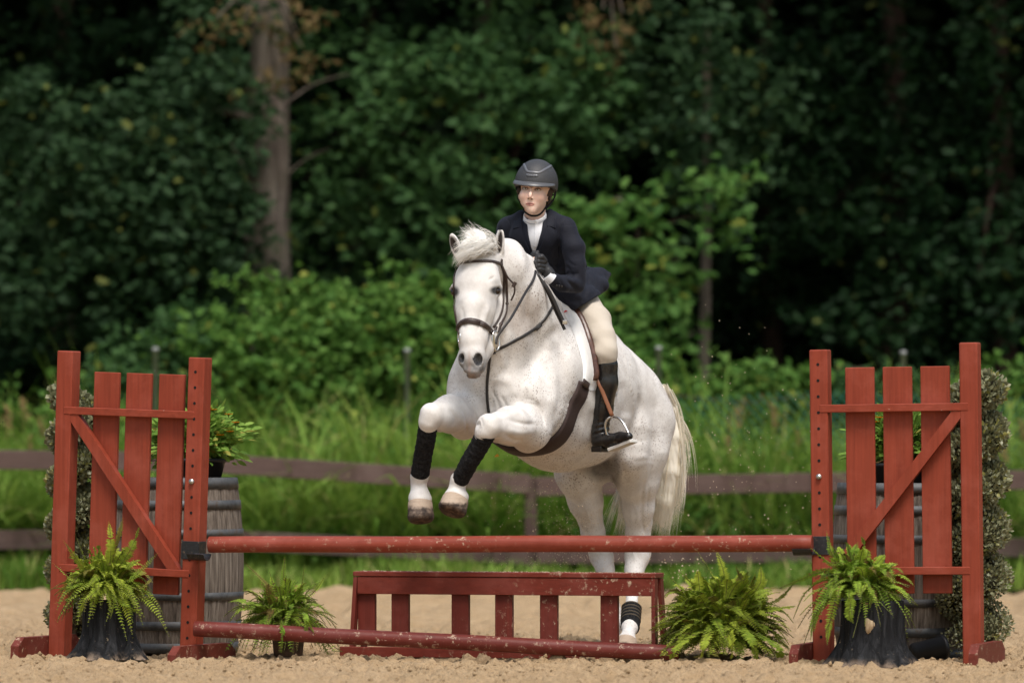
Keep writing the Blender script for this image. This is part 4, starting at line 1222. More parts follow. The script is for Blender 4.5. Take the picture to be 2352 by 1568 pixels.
# ------------------------------------------------------------------ the horse
HF = Vector((-.54, -.84, .10)).normalized()        # heading
HL = Vector((.84, -.54, 0)).normalized()           # towards its left side
HU = HL.cross(HF).normalized() * -1
if HU.z < 0: HU = -HU
HB = P(1290, 885, .45)                             # a point on the body axis
def hpt(s, l, u): return HB + HF * s + HL * l + HU * u

f = Field((-.62, -1.0, -.02), (.98, 1.75, 2.12), .0068)
# trunk
tr = [(1432, 938, 1.02, 92), (1395, 905, .80, 110), (1345, 890, .62, 138), (1290, 895, .45, 166), (1245, 888, .27, 165), (1195, 880, .10, 146), (1150, 875, -.02, 118)]
f.chain(tr, .05, HL, .80)
# withers and back line
f.chain([(1258, 742, .36, 45), (1310, 760, .50, 50), (1370, 812, .72, 50), (1412, 862, .92, 52)], .08, HL, .8)
# belly and flank
f.ball(1280, 975, .42, 103, .10, sc=(1.0, 1.35, 1.0)); f.ball(1350, 985, .62, 82, .10)
# rump
f.chain([(1385, 888, .88, 78), (1436, 925, .96, 80), (1468, 975, 1.00, 76)], .10)       # left side of the croup
f.chain([(1370, 880, 1.05, 70), (1410, 930, 1.14, 80)], .10)
# breast muscles
f.ball(1172, 905, -.17, 60, .05, sc=(1, .9, 1.15)); f.ball(1092, 895, -.08, 50, .05, sc=(1, .9, 1.2))
f.ball(1130, 850, -.10, 66, .08)
f.chain([(1135, 830, -.22, 26), (1132, 950, -.20, 22)], .05)
# left shoulder
f.chain([(1275, 770, .22, 52), (1262, 850, .03, 62), (1225, 925, -.12, 66)], .07)
f.chain([(1238, 870, .02, 60), (1250, 970, .05, 58)], .07)
# right shoulder
f.chain([(1120, 800, .02, 60), (1085, 880, -.02, 48), (1078, 930, -.06, 46)], .06)
# neck
NW = Vector((.9, -.43, 0))
f.chain([(1122, 600, -.36, 42), (1160, 622, -.26, 58), (1188, 680, -.14, 76), (1205, 745, .0, 96), (1215, 810, .08, 116)], .05, NW, .82)
f.chain([(1134, 572, -.32, 25), (1166, 582, -.21, 27), (1204, 615, -.10, 24), (1224, 660, .02, 26), (1262, 715, .22, 34)], .05)
f.chain([(1140, 700, -.26, 44), (1150, 770, -.20, 60), (1140, 840, -.14, 66)], .06)
# ---- head
hf = Vector((-.34, -.82, .46)).normalized()      # out of the face
hl = Vector((.94, -.34, 0)).normalized()
ha = hl.cross(hf).normalized()
if ha.z > 0: ha = -ha                            # down the face
AX = [list(hl), list(ha), list(hf)]
f.chain([(1100, 606, -.42, 44), (1096, 655, -.46, 52)], .04, hf, .8)
f.chain([(1096, 655, -.46, 50), (1091, 715, -.53, 42), (1086, 772, -.60, 31), (1084, 812, -.645, 28)], .035, hl, 1.02)
f.ball(1094, 640, -.50, 42, .04, sc=(1.05, 1.2, .55), axes=AX)      # forehead
f.chain([(1082, 700, -.575, 13), (1079, 780, -.655, 12)], .04)      # nasal bone
f.ball(1131, 722, -.37, 37, .04, sc=(.8, 1.35, 1.1), axes=AX)       # cheeks
f.ball(1084, 722, -.33, 37, .04, sc=(.8, 1.35, 1.1), axes=AX)
f.chain([(1128, 760, -.42, 25), (1112, 800, -.52, 19), (1100, 842, -.585, 15)], .04)   # lower jaw
f.chain([(1088, 770, -.42, 25), (1086, 842, -.575, 15)], .04)
f.chain([(1126, 700, -.50, 7), (1112, 752, -.575, 5)], .03)         # facial crest
f.ball(1084, 826, -.655, 32, .025, sc=(1.0, .85, .75), axes=AX)     # muzzle
f.ball(1098, 822, -.685, 13, .012, sc=(.8, 1.25, .8), axes=AX); f.ball(1064, 820, -.665, 12, .012, sc=(.8, 1.25, .8), axes=AX)
f.chain([(1073, 848, -.675, 9), (1085, 852, -.685, 10), (1098, 850, -.668, 9)], .014)       # upper lip
f.chain([(1080, 860, -.640, 9), (1096, 858, -.635, 8)], .010)       # lower lip
f.ball(1098, 826, -.715, 14, .007, 'sub', (.70, 1.12, 1.4), AX)     # nostrils
f.ball(1060, 823, -.69, 9.5, .008, 'sub', (.66, 1.2, 1.3), AX)
f.chain([(1064, 853, -.705, 2.0), (1085, 862, -.715, 2.0), (1106, 853, -.665, 2.0), (1116, 838, -.62, 1.5)], .007, op='sub')      # mouth line
for (a, b, Y, s) in ((1141, 668, -.475, 1), (1043, 671, -.435, -1)):
    f.ball(a - 2 * s, b, Y, 11 if s > 0 else 8, .025)                                        # brow and socket
    f.chain([(a - 8 * s, b - 10, Y - .035, 4.5), (a + 1 * s, b - 13, Y - .022, 4.5), (a + 9 * s, b - 7, Y + .01, 3.5)], .014)
f.chain([(1124, 655, -.53, 5), (1110, 690, -.565, 5)], .02)
f.ball(1141, 668, -.512, 7.5, .010, 'sub'); f.ball(1040.5, 671, -.462, 7.5, .010, 'sub')
f.ball(1128, 640, -.512, 8, .02, 'sub')                              # hollow above the eye
# ears
def ear(b, t, fr, w):
    b = Vector(b); t = Vector(t); fr = Vector(fr).normalized(); ax = (t - b).normalized(); sd = ax.cross(fr).normalized(); L = (t - b).length
    m = b + ax * L * .42
    f.ell(m, (w, L * .60, .017), .012, [list(sd), list(ax), list(sd.cross(ax))])
    f.ell(m + fr * .017 + ax * L * .04, (w * .66, L * .50, .016), .006, [list(sd), list(ax), list(sd.cross(ax))], 'sub')
ear(P(1146, 590, -.38), P(1150, 524, -.40), (-.62, -.75, .1), .029)
ear(P(1055, 592, -.34), P(1037, 536, -.36), (-.35, -.92, .1), .027)
# ---- right foreleg (left in the photo)
f.chain([(1082, 905, -.06, 44), (1068, 958, -.16, 46)], .05)
f.chain([(1068, 956, -.16, 46), (1034, 950, -.32, 41), (994, 956, -.47, 27)], .04)
f.ball(1062, 985, -.14, 22, .03); f.ball(1012, 957, -.40, 33, .03)
f.chain([(990, 950, -.48, 25), (984, 970, -.48, 22)], .02)
f.chain([(984, 968, -.47, 20), (982, 990, -.45, 15.5), (974, 1040, -.38, 14.5), (966, 1088, -.31, 15)], .02)
f.ball(964, 1094, -.30, 19.5, .02, sc=(1, 1.1, 1)); f.chain([(963, 1096, -.30, 18), (961, 1112, -.29, 15.5), (964, 1134, -.30, 23.5)], .02)
f.ball(965, 1146, -.31, 27, .015, sc=(1, 1, .75))
# ---- left foreleg
f.chain([(1240, 935, -.08, 56), (1216, 986, -.20, 48)], .05)
f.chain([(1214, 984, -.20, 48), (1172, 976, -.42, 40), (1124, 980, -.60, 28)], .04)
f.ball(1212, 1010, -.16, 28, .03); f.ball(1146, 984, -.50, 32, .03)
f.chain([(1160, 962, -.44, 20), (1205, 955, -.26, 28)], .03)
f.chain([(1122, 976, -.61, 26), (1114, 992, -.61, 22)], .02)
f.chain([(1114, 992, -.61, 20), (1102, 1020, -.58, 15.5), (1078, 1062, -.52, 14.5), (1056, 1100, -.46, 15)], .02)
f.ball(1054, 1102, -.455, 19, .02); f.chain([(1054, 1104, -.45, 17.5), (1050, 1116, -.445, 16), (1048, 1134, -.455, 25)], .02)
f.ball(1048, 1142, -.46, 29, .015, sc=(1, 1, .70))
# ---- left hind leg
f.chain([(1470, 970, .98, 76), (1466, 1035, .93, 66), (1466, 1100, .95, 47)], .05)
f.chain([(1440, 990, .80, 62), (1440, 1045, .78, 46), (1458, 1105, .90, 36)], .06)
f.chain([(1466, 1100, .95, 46), (1466, 1165, 1.0, 34), (1463, 1225, 1.05, 25)], .04)
f.chain([(1480, 1130, 1.06, 22), (1482, 1200, 1.12, 14), (1480, 1262, 1.16, 15)], .03)
f.chain([(1463, 1225, 1.05, 24), (1463, 1280, 1.06, 26), (1457, 1308, 1.02, 20), (1453, 1345, .93, 14.5), (1450, 1400, .78, 14)], .03)
f.chain([(1478, 1258, 1.16, 14), (1481, 1275, 1.16, 14)], .02)
f.ball(1446, 1440, .68, 18.5, .02); f.chain([(1446, 1442, .68, 16), (1442, 1460, .60, 15), (1440, 1470, .56, 22)], .02)
# ---- right hind leg
f.chain([(1385, 985, 1.02, 78), (1342, 1045, .92, 60), (1328, 1085, .90, 50), (1345, 1150, .98, 36), (1361, 1215, 1.08, 26)], .05)
f.chain([(1358, 1110, 1.05, 20), (1368, 1180, 1.12, 12), (1384, 1245, 1.16, 12)], .04)
f.chain([(1362, 1225, 1.08, 26), (1382, 1278, 1.12, 25), (1390, 1305, 1.08, 19), (1402, 1350, 1.02, 14), (1414, 1405, .94, 14)], .03)
f.ball(1417, 1428, .90, 17, .02); f.chain([(1417, 1428, .90, 15), (1410, 1447, .82, 14), (1406, 1457, .79, 21)], .02)
# inner thighs and sheath
f.chain([(1400, 1035, .92, 60), (1390, 1070, .95, 34)], .06); f.chain([(1335, 1046, .80, 26), (1378, 1058, .86, 24)], .04)
# tail root
f.chain([(1490, 890, 1.12, 30), (1516, 912, 1.17, 20)], .05)
# ---- modelling of muscles: soft grooves
HV, HQ = f.mesh(); HV = relax(HV, HQ, 3)
HT = bvh(HV, HQ)
HV = sculpt(HV, HQ, HT, [(a_, b_, c_ * 1.45) for a_, b_, c_ in [
    ([(1132, 868), (1130, 910), (1128, 955)], 9, -9), ([(1058, 900), (1078, 928), (1094, 958), (1099, 992)], 4, -6), ([(1070, 905), (1092, 942), (1104, 985)], 2.5, -4), ([(1080, 905), (1100, 945), (1112, 985)], 2.5, -3),
    ([(1148, 905), (1160, 925), (1166, 948)], 3, -4), ([(1128, 895), (1142, 920), (1150, 950)], 3, -4),
    ([(1175, 936), (1205, 926), (1232, 931), (1248, 955), (1251, 990)], 4, -7), ([(1195, 915), (1222, 918), (1245, 935)], 2, -3), ([(1190, 922), (1215, 920)], 2, -2),
    ([(1166, 962), (1200, 972), (1236, 974)], 5, -5), ([(1160, 988), (1195, 993), (1232, 990)], 9, 5), ([(1162, 1000), (1185, 1012), (1205, 1010)], 5, -5),
    ([(1275, 770), (1292, 850), (1292, 920), (1262, 1005)], 15, -10), ([(1230, 835), (1258, 880), (1262, 925)], 13, -5), ([(1200, 880), (1225, 905), (1240, 930)], 10, 5),
    ([(1176, 700), (1184, 780), (1165, 845), (1150, 880)], 14, -10), ([(1292, 745), (1250, 792), (1212, 860)], 14, -6), ([(1140, 860), (1175, 885), (1185, 915)], 12, 6), ([(1068, 870), (1062, 905)], 8, -4),
    ([(1134, 870), (1150, 856)], 4, -4), ([(1100, 850), (1085, 890)], 8, 5), ([(1472, 895), (1468, 940), (1452, 985), (1430, 1022)], 8, -8), ([(1425, 870), (1440, 920), (1436, 965)], 14, -7), ([(1502, 940), (1500, 1010), (1492, 1070)], 8, -5),
    ([(1478, 1105), (1474, 1180), (1482, 1235)], 4, -5), ([(1448, 1100), (1450, 1180), (1455, 1230)], 6, 3), ([(1343, 1160), (1352, 1188), (1358, 1200)], 2.2, 3), ([(1372, 1130), (1376, 1180), (1388, 1235)], 4, -5), ([(1452, 1150), (1465, 1180), (1460, 1215)], 2, 2.5),
    ([(1180, 640), (1188, 690), (1186, 730)], 6, -4), ([(1200, 650), (1210, 700), (1206, 740)], 5, -3), ([(1124, 700), (1112, 735), (1104, 760)], 5, 4), ([(1116, 690), (1104, 730), (1098, 770)], 6, -4), ([(1128, 637), (1131, 642)], 7, -5), ([(1150, 690), (1155, 730), (1148, 765)], 9, 4),
    ([(1060, 700), (1068, 760)], 5, -3), ([(1088, 800), (1086, 815)], 5, -2), ([(1110, 808), (1112, 835)], 5, -3), ([(1452, 1262), (1462, 1290)], 5, 3),
    ([(1300, 900), (1340, 960), (1400, 1010)], 20, -4), ([(1330, 890), (1370, 950)], 14, 3), ([(1030, 935), (1045, 960), (1040, 985)], 4, -3),
    ([(1140, 962), (1165, 955), (1195, 945)], 7, 3), ([(1020, 925), (1050, 945), (1075, 985)], 9, 4),
    ([(1052, 925), (1066, 950), (1072, 985), (1066, 1000)], 3, -4), ([(1260, 800), (1240, 850), (1220, 900)], 14, 5), ([(1300, 790), (1318, 860), (1316, 930)], 12, 4), ([(1200, 760), (1215, 800), (1205, 850)], 12, 4), ([(1150, 800), (1160, 850)], 10, 5),
    ([(1255, 1045), (1300, 1050), (1350, 1040)], 8, -3), ([(1310, 1080), (1325, 1120), (1335, 1160)], 12, 3), ([(1425, 1060), (1440, 1110)], 10, -5), ([(1470, 1010), (1475, 1060)], 16, 5), ([(1500, 1060), (1490, 1120), (1486, 1180)], 4, -4)]])
HV += vnormals(HV, HQ) * ((vnoise2(HV[:, 0] * 28 + HV[:, 1] * 19, HV[:, 2] * 26 + HV[:, 1] * 11, 71) - .5) * .0022)[:, None]
HT = bvh(HV, HQ)

# pigment: dark skin on the muzzle and round the eyes, flecks of the coat; groin holds painted shade too
pxs = 1176 + HV[:, 0] * PX * DIST / (DIST + HV[:, 1]); pys = HOR - (HV[:, 2] - CAMH) * PX * DIST / (DIST + HV[:, 1]); pY = HV[:, 1]
def spot(a, b, Y, r, soft=1.0):
    d = np.linalg.norm(HV - np.array(P(a, b, Y)), axis=1) / px(r, Y)
    return np.clip((1.0 - d) / soft + .0, 0, 1)
def soft_step(x, a, b): t_ = np.clip((x - a) / (b - a), 0, 1); return t_ * t_ * (3 - 2 * t_)
head = soft_step(-pY, .40, .46) * (pys < 880) * (pys > 500)
dark = np.zeros(len(HV))
muz = head * soft_step(pys, 790, 850) * (.75 + .25 * vnoise2(pxs / 6, pys / 6, 3))
dark = np.maximum(dark, muz * .72)
for sp_ in ((1141, 667, -.50, 16, .8, .8), (1042, 671, -.45, 15, 1, .8)):
    dark = np.maximum(dark, spot(*sp_[:5]) ** .7 * sp_[5])
dark = np.where(spot(1098, 825, -.712, 11, .4) > 0, 1, dark)
for (a, b, Y) in ((1146, 590, -.38), (1055, 592, -.34)):
    pass
HN = vnormals(HV, HQ)
def sp2(a, b, rx, ry, soft=.5, k=1.0):
    d = np.sqrt(((pxs - a) / rx) ** 2 + ((pys - b) / ry) ** 2)
    return np.clip((1.15 - d) / soft, 0, 1) * k * (HN[:, 1] < .1) * (pY < -.36)
for sp_ in ((1140, 667, 16, 11, .6, .9), (1043, 670, 13, 13, .6, .85), (1130, 688, 17, 22, 1.2, .32), (1052, 692, 11, 18, 1.2, .26), (1118, 715, 16, 26, 1.2, .12), (1138, 648, 14, 8, 1, .2), (1098, 825, 18, 23, .8, .55), (1060, 822, 14, 20, .8, .5), (1088, 852, 28, 16, .7, .6), (1118, 832, 7, 16, .8, .5)):
    dark = np.maximum(dark, sp2(*sp_))
dark = np.maximum(dark, sp2(1098, 825, 10, 14.5, .25, 1.15)); dark = np.maximum(dark, sp2(1060, 822, 6.5, 11, .25, 1.0))
earin = ((pys < 583) & (pY < -.30) & (((pxs > 1136) & (pxs < 1162)) | ((pxs > 1026) & (pxs < 1056))))
groin = .0 * soft_step(pys, 1030, 1075) * ((pxs > 1325) & (pxs < 1420) & (pY < .99)) * soft_step(np.abs(pxs - 1372) * -1, -55, -25) * .55
dark = np.maximum(dark, np.clip((1.2 - np.sqrt(((pxs - 1384) / 44) ** 2 + ((pys - 1072) / 34) ** 2)) / .7, 0, 1) * .62 * (pY > .55) * (pY < 1.25))  # inner thigh: dark skin, with the shade between the legs painted in
dark = np.maximum(dark, np.clip((1.2 - np.sqrt(((pxs - 1412) / 16) ** 2 + ((pys - 1080) / 46) ** 2)) / .7, 0, 1) * .55 * (pY > .55) * (pY < 1.3))  # edge of the left thigh, skin and painted shade together
pink = np.clip(soft_step(pys, 845, 862) * head * (vnoise2(pxs / 5, pys / 5, 9)) * .35, 0, 1)
pink = np.maximum(pink, np.exp(-((pxs - 1078) / 3.5) ** 2) * head * soft_step(pys, 795, 815) * .35)
fleck = np.clip(.48 + .5 * soft_step(pxs, 1180, 1300) + .5 * spot(1215, 720, -.2, 120) - head * .45 + .1 * spot(1480, 950, .8, 160) - .35 * soft_step(pxs, 1330, 1420) - .3 * soft_step(pys, 1040, 1150), 0, 1)
fleck *= 1 - soft_step(pys, 1000, 1100) * (pY < 0); fleck *= 1 - ((pxs < 1200) & (pys > 925)) * .8; 
ear_n = np.zeros(len(HV))
for (a, b, rx, ry, sl) in ((1148.5, 556, 6.5, 27, -.08), (1042.5, 563, 8.0, 21, .32)):
    u = (pxs - a) - sl * (pys - b); dd = np.sqrt((u / rx) ** 2 + ((pys - b) / ry) ** 2)
    ear_n = np.maximum(ear_n, np.clip((1.1 - dd) / .3, 0, 1) * (HN[:, 1] < .2) * (pY < -.30))
chest = spot(1024, 972, -.40, 11, .3)
brown = np.maximum(chest, np.clip(spot(1216, 728, -.3, 62) * 1.4, 0, .42))
M['coat'] = new_mat('white_coat', (.72, .69, .65), .62, .25)
t = NT(M['coat']); s = t.sep(t.attr('pig')); s2 = t.sep(t.attr('pig2'))
hair = t.noise(1, 3, .6, stretch=(240, 240, 60)); mott = t.noise(9, 4, .6); 
c = t.mix(t.ramp(mott, [(.35, .0), (.7, 1.0)]), (.84, .82, .795), (.60, .57, .54))
c = t.mix(t.ramp(hair, [(.3, .0), (.7, .35)]), c, (.58, .53, .48))
v1 = t.voro(90, (1, 1, .75)); v2 = t.voro(200, (1, 1, .7)); dn = t.noise(5, 3, .6)
fl = t.math('MULTIPLY', t.ramp(v1, [(.22, 1.0), (.36, 0.0)]), t.math('MULTIPLY', s[2], t.ramp(dn, [(.42, .15), (.62, 1.0)])))
fl2 = t.math('MULTIPLY', t.ramp(v2, [(.18, 1.0), (.32, 0.0)]), t.math('MULTIPLY', s[2], .7))
c = t.mix(t.math('MULTIPLY', fl, 1.0), c, (.15, .09, .065)); c = t.mix(t.math('MULTIPLY', fl2, .8), c, (.26, .20, .17))
c = t.mix(t.math('MULTIPLY', s2[0], .75), c, (.26, .17, .11))
c = t.mix(t.math('MULTIPLY', t.ramp(s[0], [(0, 0.0), (.82, 1.0)]), t.ramp(t.noise(60, 4, .6), [(.3, .86), (.6, 1.0)])), c, (.030, .031, .036))
c = t.mix(s[1], c, (.42, .27, .22))
c = t.mix(s2[1], c, (.032, .022, .017))
t.color(c); t.bump(t.math('ADD', hair, t.math('MULTIPLY', mott, .6)), .0035, .45)
t.b.inputs['Sheen Weight'].default_value = .04
t.b.inputs['Subsurface Weight'].default_value = .0
hroot = empty('horse', (P(1290, 1480, .5).x, .5, 0), 'white flea bitten grey horse jumping the red pole with its forelegs folded', 'horse')
hbody = fast_mesh('horse_body', HV, HQ, M['coat'], hroot, attrs={'pig': np.stack([dark, pink, fleck], 1), 'pig2': np.stack([brown, ear_n, ear_n], 1)})

# eyes
M['horse_eye'] = new_mat('horse_eye', (.018, .008, .005), .08, .7)
M['lash'] = new_mat('pale_lash', (.6, .55, .5), .7)
for (a, b, Y) in ((1140.0, 668.5, -.494), (1044.5, 671, -.452)):
    mb = MB(); c0 = P(a, b, Y)
    mb.lathe(Matrix.Translation(c0), [(.021 * math.sin(math.pi * i / 12) + 1e-5, -.0185 * math.cos(math.pi * i / 12)) for i in range(13)], 20)
    mb.build('eye', M['horse_eye'], hroot)
# hooves
M['hoof'] = new_mat('hoof_horn', (.12, .09, .07), .7, .3)
t = NT(M['hoof']); g = t.noise(26, 5, .7); g2 = t.noise(1, 3, .5, stretch=(8, 8, 90))
c = t.ramp(g, [(.36, (.030, .024, .021)), (.5, (.085, .062, .048)), (.66, (.22, .165, .125))]); gz = t.n('ShaderNodeSeparateXYZ'); t.put(gz.inputs[0], t.n('ShaderNodeTexCoord').outputs['Generated'])
up_ = t.ramp(t.math('ADD', gz.outputs[2], t.math('MULTIPLY', t.noise(14, 4, .6), .5)), [(.80, 0.0), (.90, 1.0)])
c = t.mix(up_, c, t.mix(g, (.50, .40, .31), (.36, .27, .20))); t.color(c); t.bump(t.math('ADD', g, g2), .004)
def hoof(top, bottom, r0, r1, fwd):
    """hoof as a slanted truncated cone, top = middle of the coronet, bottom = middle of the sole"""
    top = Vector(top); bottom = Vector(bottom); ax = (bottom - top).normalized(); fw = Vector(fwd); fw = (fw - ax * fw.dot(ax)).normalized(); sd = ax.cross(fw)
    mb = MB(); n = 28; H = (bottom - top).length; rings = [(-.10, r0 * .86), (0, r0), (.12, r0 * 1.04), (.55, r0 + (r1 - r0) * .6), (.80, r1), (.95, r1 * .94), (1.06, r1 * .80), (1.10, r1 * .55), (1.02, .001)]
    vs = []
    for (u, r) in rings:
        for k in range(n):
            a = 2 * math.pi * k / n; e = 1.0 + (.08 if math.cos(a) > 0 else -.04)
            slope = max(0, math.cos(a)) * H * .10 * u
            vs.append(top + ax * (H * u) + (fw * math.cos(a) * e + sd * math.sin(a) * .97) * r + fw * slope)
    fs = [(i * n + k, i * n + (k + 1) % n, (i + 1) * n + (k + 1) % n, (i + 1) * n + k) for i in range(len(rings) - 1) for k in range(n)]
    mb.add(vs, fs, True)
    return mb.build('hoof', M['hoof'], hroot)
hoof(P(965, 1152, -.31), P(968, 1195, -.335), px(27.5), px(31), (-.35, -.9, -.25))
hoof(P(1048, 1144, -.46), P(1038, 1176, -.49), px(29.5), px(33.5), (-.5, -.85, -.3))
zq = P(1441, 1474, .55); hoof((zq.x, zq.y, .062), (zq.x - .01, zq.y - .03, .0), px(24), px(29), (-.5, -.85, 0))
zq = P(1406, 1460, .78); hoof((zq.x, zq.y, .066), (zq.x - .01, zq.y - .03, .004), px(23), px(28), (-.5, -.85, 0))

# hair
M['hair'] = leaf_mat('cream_horse_hair', (.96, .92, .82), (.88, .78, .60), trans=.08)
M['hair_white'] = leaf_mat('white_horse_hair', (.97, .96, .94), (.93, .89, .80), trans=.08)
def strands(name, curves, w, mat, parent, seed=0, taper=1.0, core=None):
    """each curve (m,3) becomes a thin three sided ribbon"""
    r = np.random.default_rng(seed); VV = []; FF = []; RR = []; nb = 0
    for C in curves:
        C = np.asarray(C, float); m = len(C); T = np.gradient(C, axis=0); T /= np.linalg.norm(T, axis=1, keepdims=True) + 1e-9
        A = np.cross(T, r.normal(size=3)); A /= np.linalg.norm(A, axis=1, keepdims=True) + 1e-9; B = np.cross(T, A)
        ww = (w * r.uniform(.6, 1.3) * np.clip(1.05 - np.linspace(0, 1, m) ** 2 * taper, .12, 1))[:, None]
        V = np.stack([C + A * ww, C - A * ww * .5 + B * ww * .87, C - A * ww * .5 - B * ww * .87], 1).reshape(-1, 3)
        i = np.arange(m - 1) * 3
        F = np.concatenate([np.stack([i + a, i + b, i + b + 3, i + a + 3], 1) for a, b in ((0, 1), (1, 2), (2, 0))]) + nb
        VV.append(V); FF.append(F); nb += 3 * m; RR.append(np.full((3 * m, 3), r.uniform(0, 1)))
    if core is not None:
        cv, cq = core.mesh(); VV.append(cv); FF.append(cq + nb); RR.append(np.full((len(cv), 3), .25))
    return fast_mesh(name, np.concatenate(VV), np.concatenate(FF), mat, parent, attrs={'rnd': np.concatenate(RR)})
def lock(r, pts, n, spread0, spread1, jit=0.0, cut=.25):
    """n strands following a guide curve, spreading from spread0 to spread1 (pixels)"""
    g = np.array([list(v) for v in spline(pts, 7)]); out = []
    m = len(g); u = np.linspace(0, 1, m)[:, None]
    for i in range(n):
        o = r.normal(size=3) * np.array([1, .8, .75]); d = o * (px(spread0) * (1 - u) + px(spread1) * u)
        o2 = r.normal(size=3) * px(spread1) * .45 * jit
        C = g + d + o2 * u ** 2 + np.sin(u * r.uniform(3, 8) + r.uniform(0, 6)) * r.normal(size=3) * px(2.0) * u
        e = int(m * (1 - r.uniform(0, cut))); out.append(C[:max(4, e)])
    return out
r = np.random.default_rng(4); cur = []
cur += lock(r, [P(1522, 893, 1.16), P(1540, 940, 1.22), P(1546, 1000, 1.24), P(1541, 1080, 1.26), P(1532, 1160, 1.28), P(1520, 1236, 1.30)], 480, 7, 13, 1, .16)
cur += lock(r, [P(1520, 900, 1.18), P(1526, 960, 1.22), P(1518, 1050, 1.26), P(1508, 1140, 1.28), P(1503, 1228, 1.30)], 320, 6, 10, 1, .12)
cur += lock(r, [P(1530, 905, 1.18), P(1553, 970, 1.22), P(1562, 1060, 1.25), P(1560, 1130, 1.26), P(1548, 1195, 1.28)], 200, 5, 7, 1.5, .3)
cur += lock(r, [P(1515, 930, 1.22), P(1490, 1020, 1.32), P(1448, 1100, 1.40), P(1420, 1165, 1.44), P(1402, 1222, 1.46)], 120, 6, 13, 2.2, .3)
cur += lock(r, [P(1538, 930, 1.2), P(1566, 985, 1.24), P(1576, 1050, 1.26), P(1568, 1120, 1.27)], 36, 5, 14, 2.0, .5)
cur += lock(r, [P(1515, 930, 1.22), P(1480, 1040, 1.34), P(1440, 1130, 1.40), P(1432, 1190, 1.42), P(1425, 1235, 1.42)], 90, 5, 12, 2, .3)
core = Field((.55, .9, .4), (1.05, 1.75, 1.6), .009, band=.05)  # pale core inside the strands, added to keep the tail bright
core.chain([(1520, 893, 1.16, 10), (1540, 940, 1.22, 16), (1545, 1000, 1.24, 21), (1540, 1080, 1.26, 22), (1530, 1150, 1.28, 18), (1520, 1205, 1.30, 6)], .02)
core.chain([(1520, 900, 1.18, 8), (1528, 960, 1.22, 11), (1522, 1050, 1.26, 13), (1512, 1140, 1.28, 11), (1506, 1190, 1.30, 5)], .02)
core.disp(lambda X, Y, Z: .003 * np.sin(X * 420 + np.sin(Z * 9) * 5 + Y * 160), (.55, .9, .4), (1.05, 1.75, 1.6))
strands('tail', cur, .0022, M['hair'], hroot, 1, core=core)
cur = []
# forelock tossed to the left and mane along the crest
for (pts, n, a, b) in (([P(1110, 572, -.40), P(1098, 548, -.46), P(1080, 533, -.48), P(1072, 528, -.46)], 90, 9, 11), ([P(1120, 570, -.36), P(1100, 545, -.40), P(1085, 540, -.45), P(1052, 548, -.46)], 150, 11, 11),
                       ([P(1118, 575, -.42), P(1090, 560, -.50), P(1065, 570, -.52), P(1050, 592, -.50)], 220, 10, 11), ([P(1105, 572, -.42), P(1080, 575, -.52), P(1060, 592, -.535), P(1047, 612, -.50)], 160, 8, 9),
                       ([P(1118, 575, -.42), P(1105, 568, -.52), P(1085, 575, -.55), P(1065, 590, -.55)], 200, 10, 11), ([P(1130, 560, -.36), P(1112, 543, -.42), P(1100, 540, -.44), P(1085, 536, -.44)], 160, 9, 10),
                       ([P(1128, 572, -.40), P(1118, 560, -.50), P(1105, 570, -.55), P(1095, 585, -.56)], 150, 9, 10)):
    cur += lock(r, pts, n, a, b * .8, 1.2, .3)
for i in range(420):
    u = r.uniform(0, 1); g = spline([P(1150, 553, -.30), P(1185, 566, -.18), P(1212, 594, -.08), P(1226, 635, .02)], 10); p = g[int(u * (len(g) - 1))]
    q = p + Vector((r.normal(0, .006), r.normal(0, .012), r.normal(0, .004) - .012)); d = Vector((-.35 - r.uniform(0, .3), .25 + r.normal(0, .3), .18 + r.normal(0, .25)))
    cur.append([list(q + d * (px(20) * t_) + Vector((0, 0, -.05)) * t_ * t_ * 1.2) for t_ in (0, .2, .4, .6, .8, 1)])
core = Field((-.36, -.75, 1.85), (.05, -.2, 2.25), .006, band=.05)  # white core under the forelock, added so the hair stays bright
core.chain([(1122, 574, -.40, 14), (1098, 560, -.46, 20), (1075, 570, -.49, 17), (1058, 590, -.485, 9)], .03); core.chain([(1118, 560, -.40, 10), (1095, 546, -.44, 15), (1078, 540, -.46, 10)], .03)
core.disp(lambda X, Y, Z: .003 * np.sin(Z * 330 + X * 160 + np.sin(X * 30) * 3 + Y * 60), (-.36, -.75, 1.85), (.05, -.2, 2.25))
strands('mane', cur, .0012, M['hair_white'], hroot, 2, core=core)
# short hairs of the tail head
cur = []
for i in range(420):
    u = r.uniform(0, 1); g = spline([P(1478, 858, 1.05), P(1508, 880, 1.12), P(1528, 915, 1.17), P(1541, 960, 1.2)], 10); p = g[int(u * (len(g) - 1))]
    h_, n_ = seen(HT, *[(p.x / (px(1, p.y)) + 1176), HOR - (p.z - CAMH) / px(1, p.y)]); 
    q = p + Vector((r.normal(0, .006), r.normal(0, .02), r.normal(0, .006)))
    d = Vector((.45 + r.uniform(-.2, .3), r.normal(0, .2), -.5 + r.normal(0, .3)))
    cur.append([list(q + d * (px(20) * t_)) for t_ in (0, .33, .66, 1)])
strands('dock_hair', cur, .0012, M['hair_white'], hroot, 3)

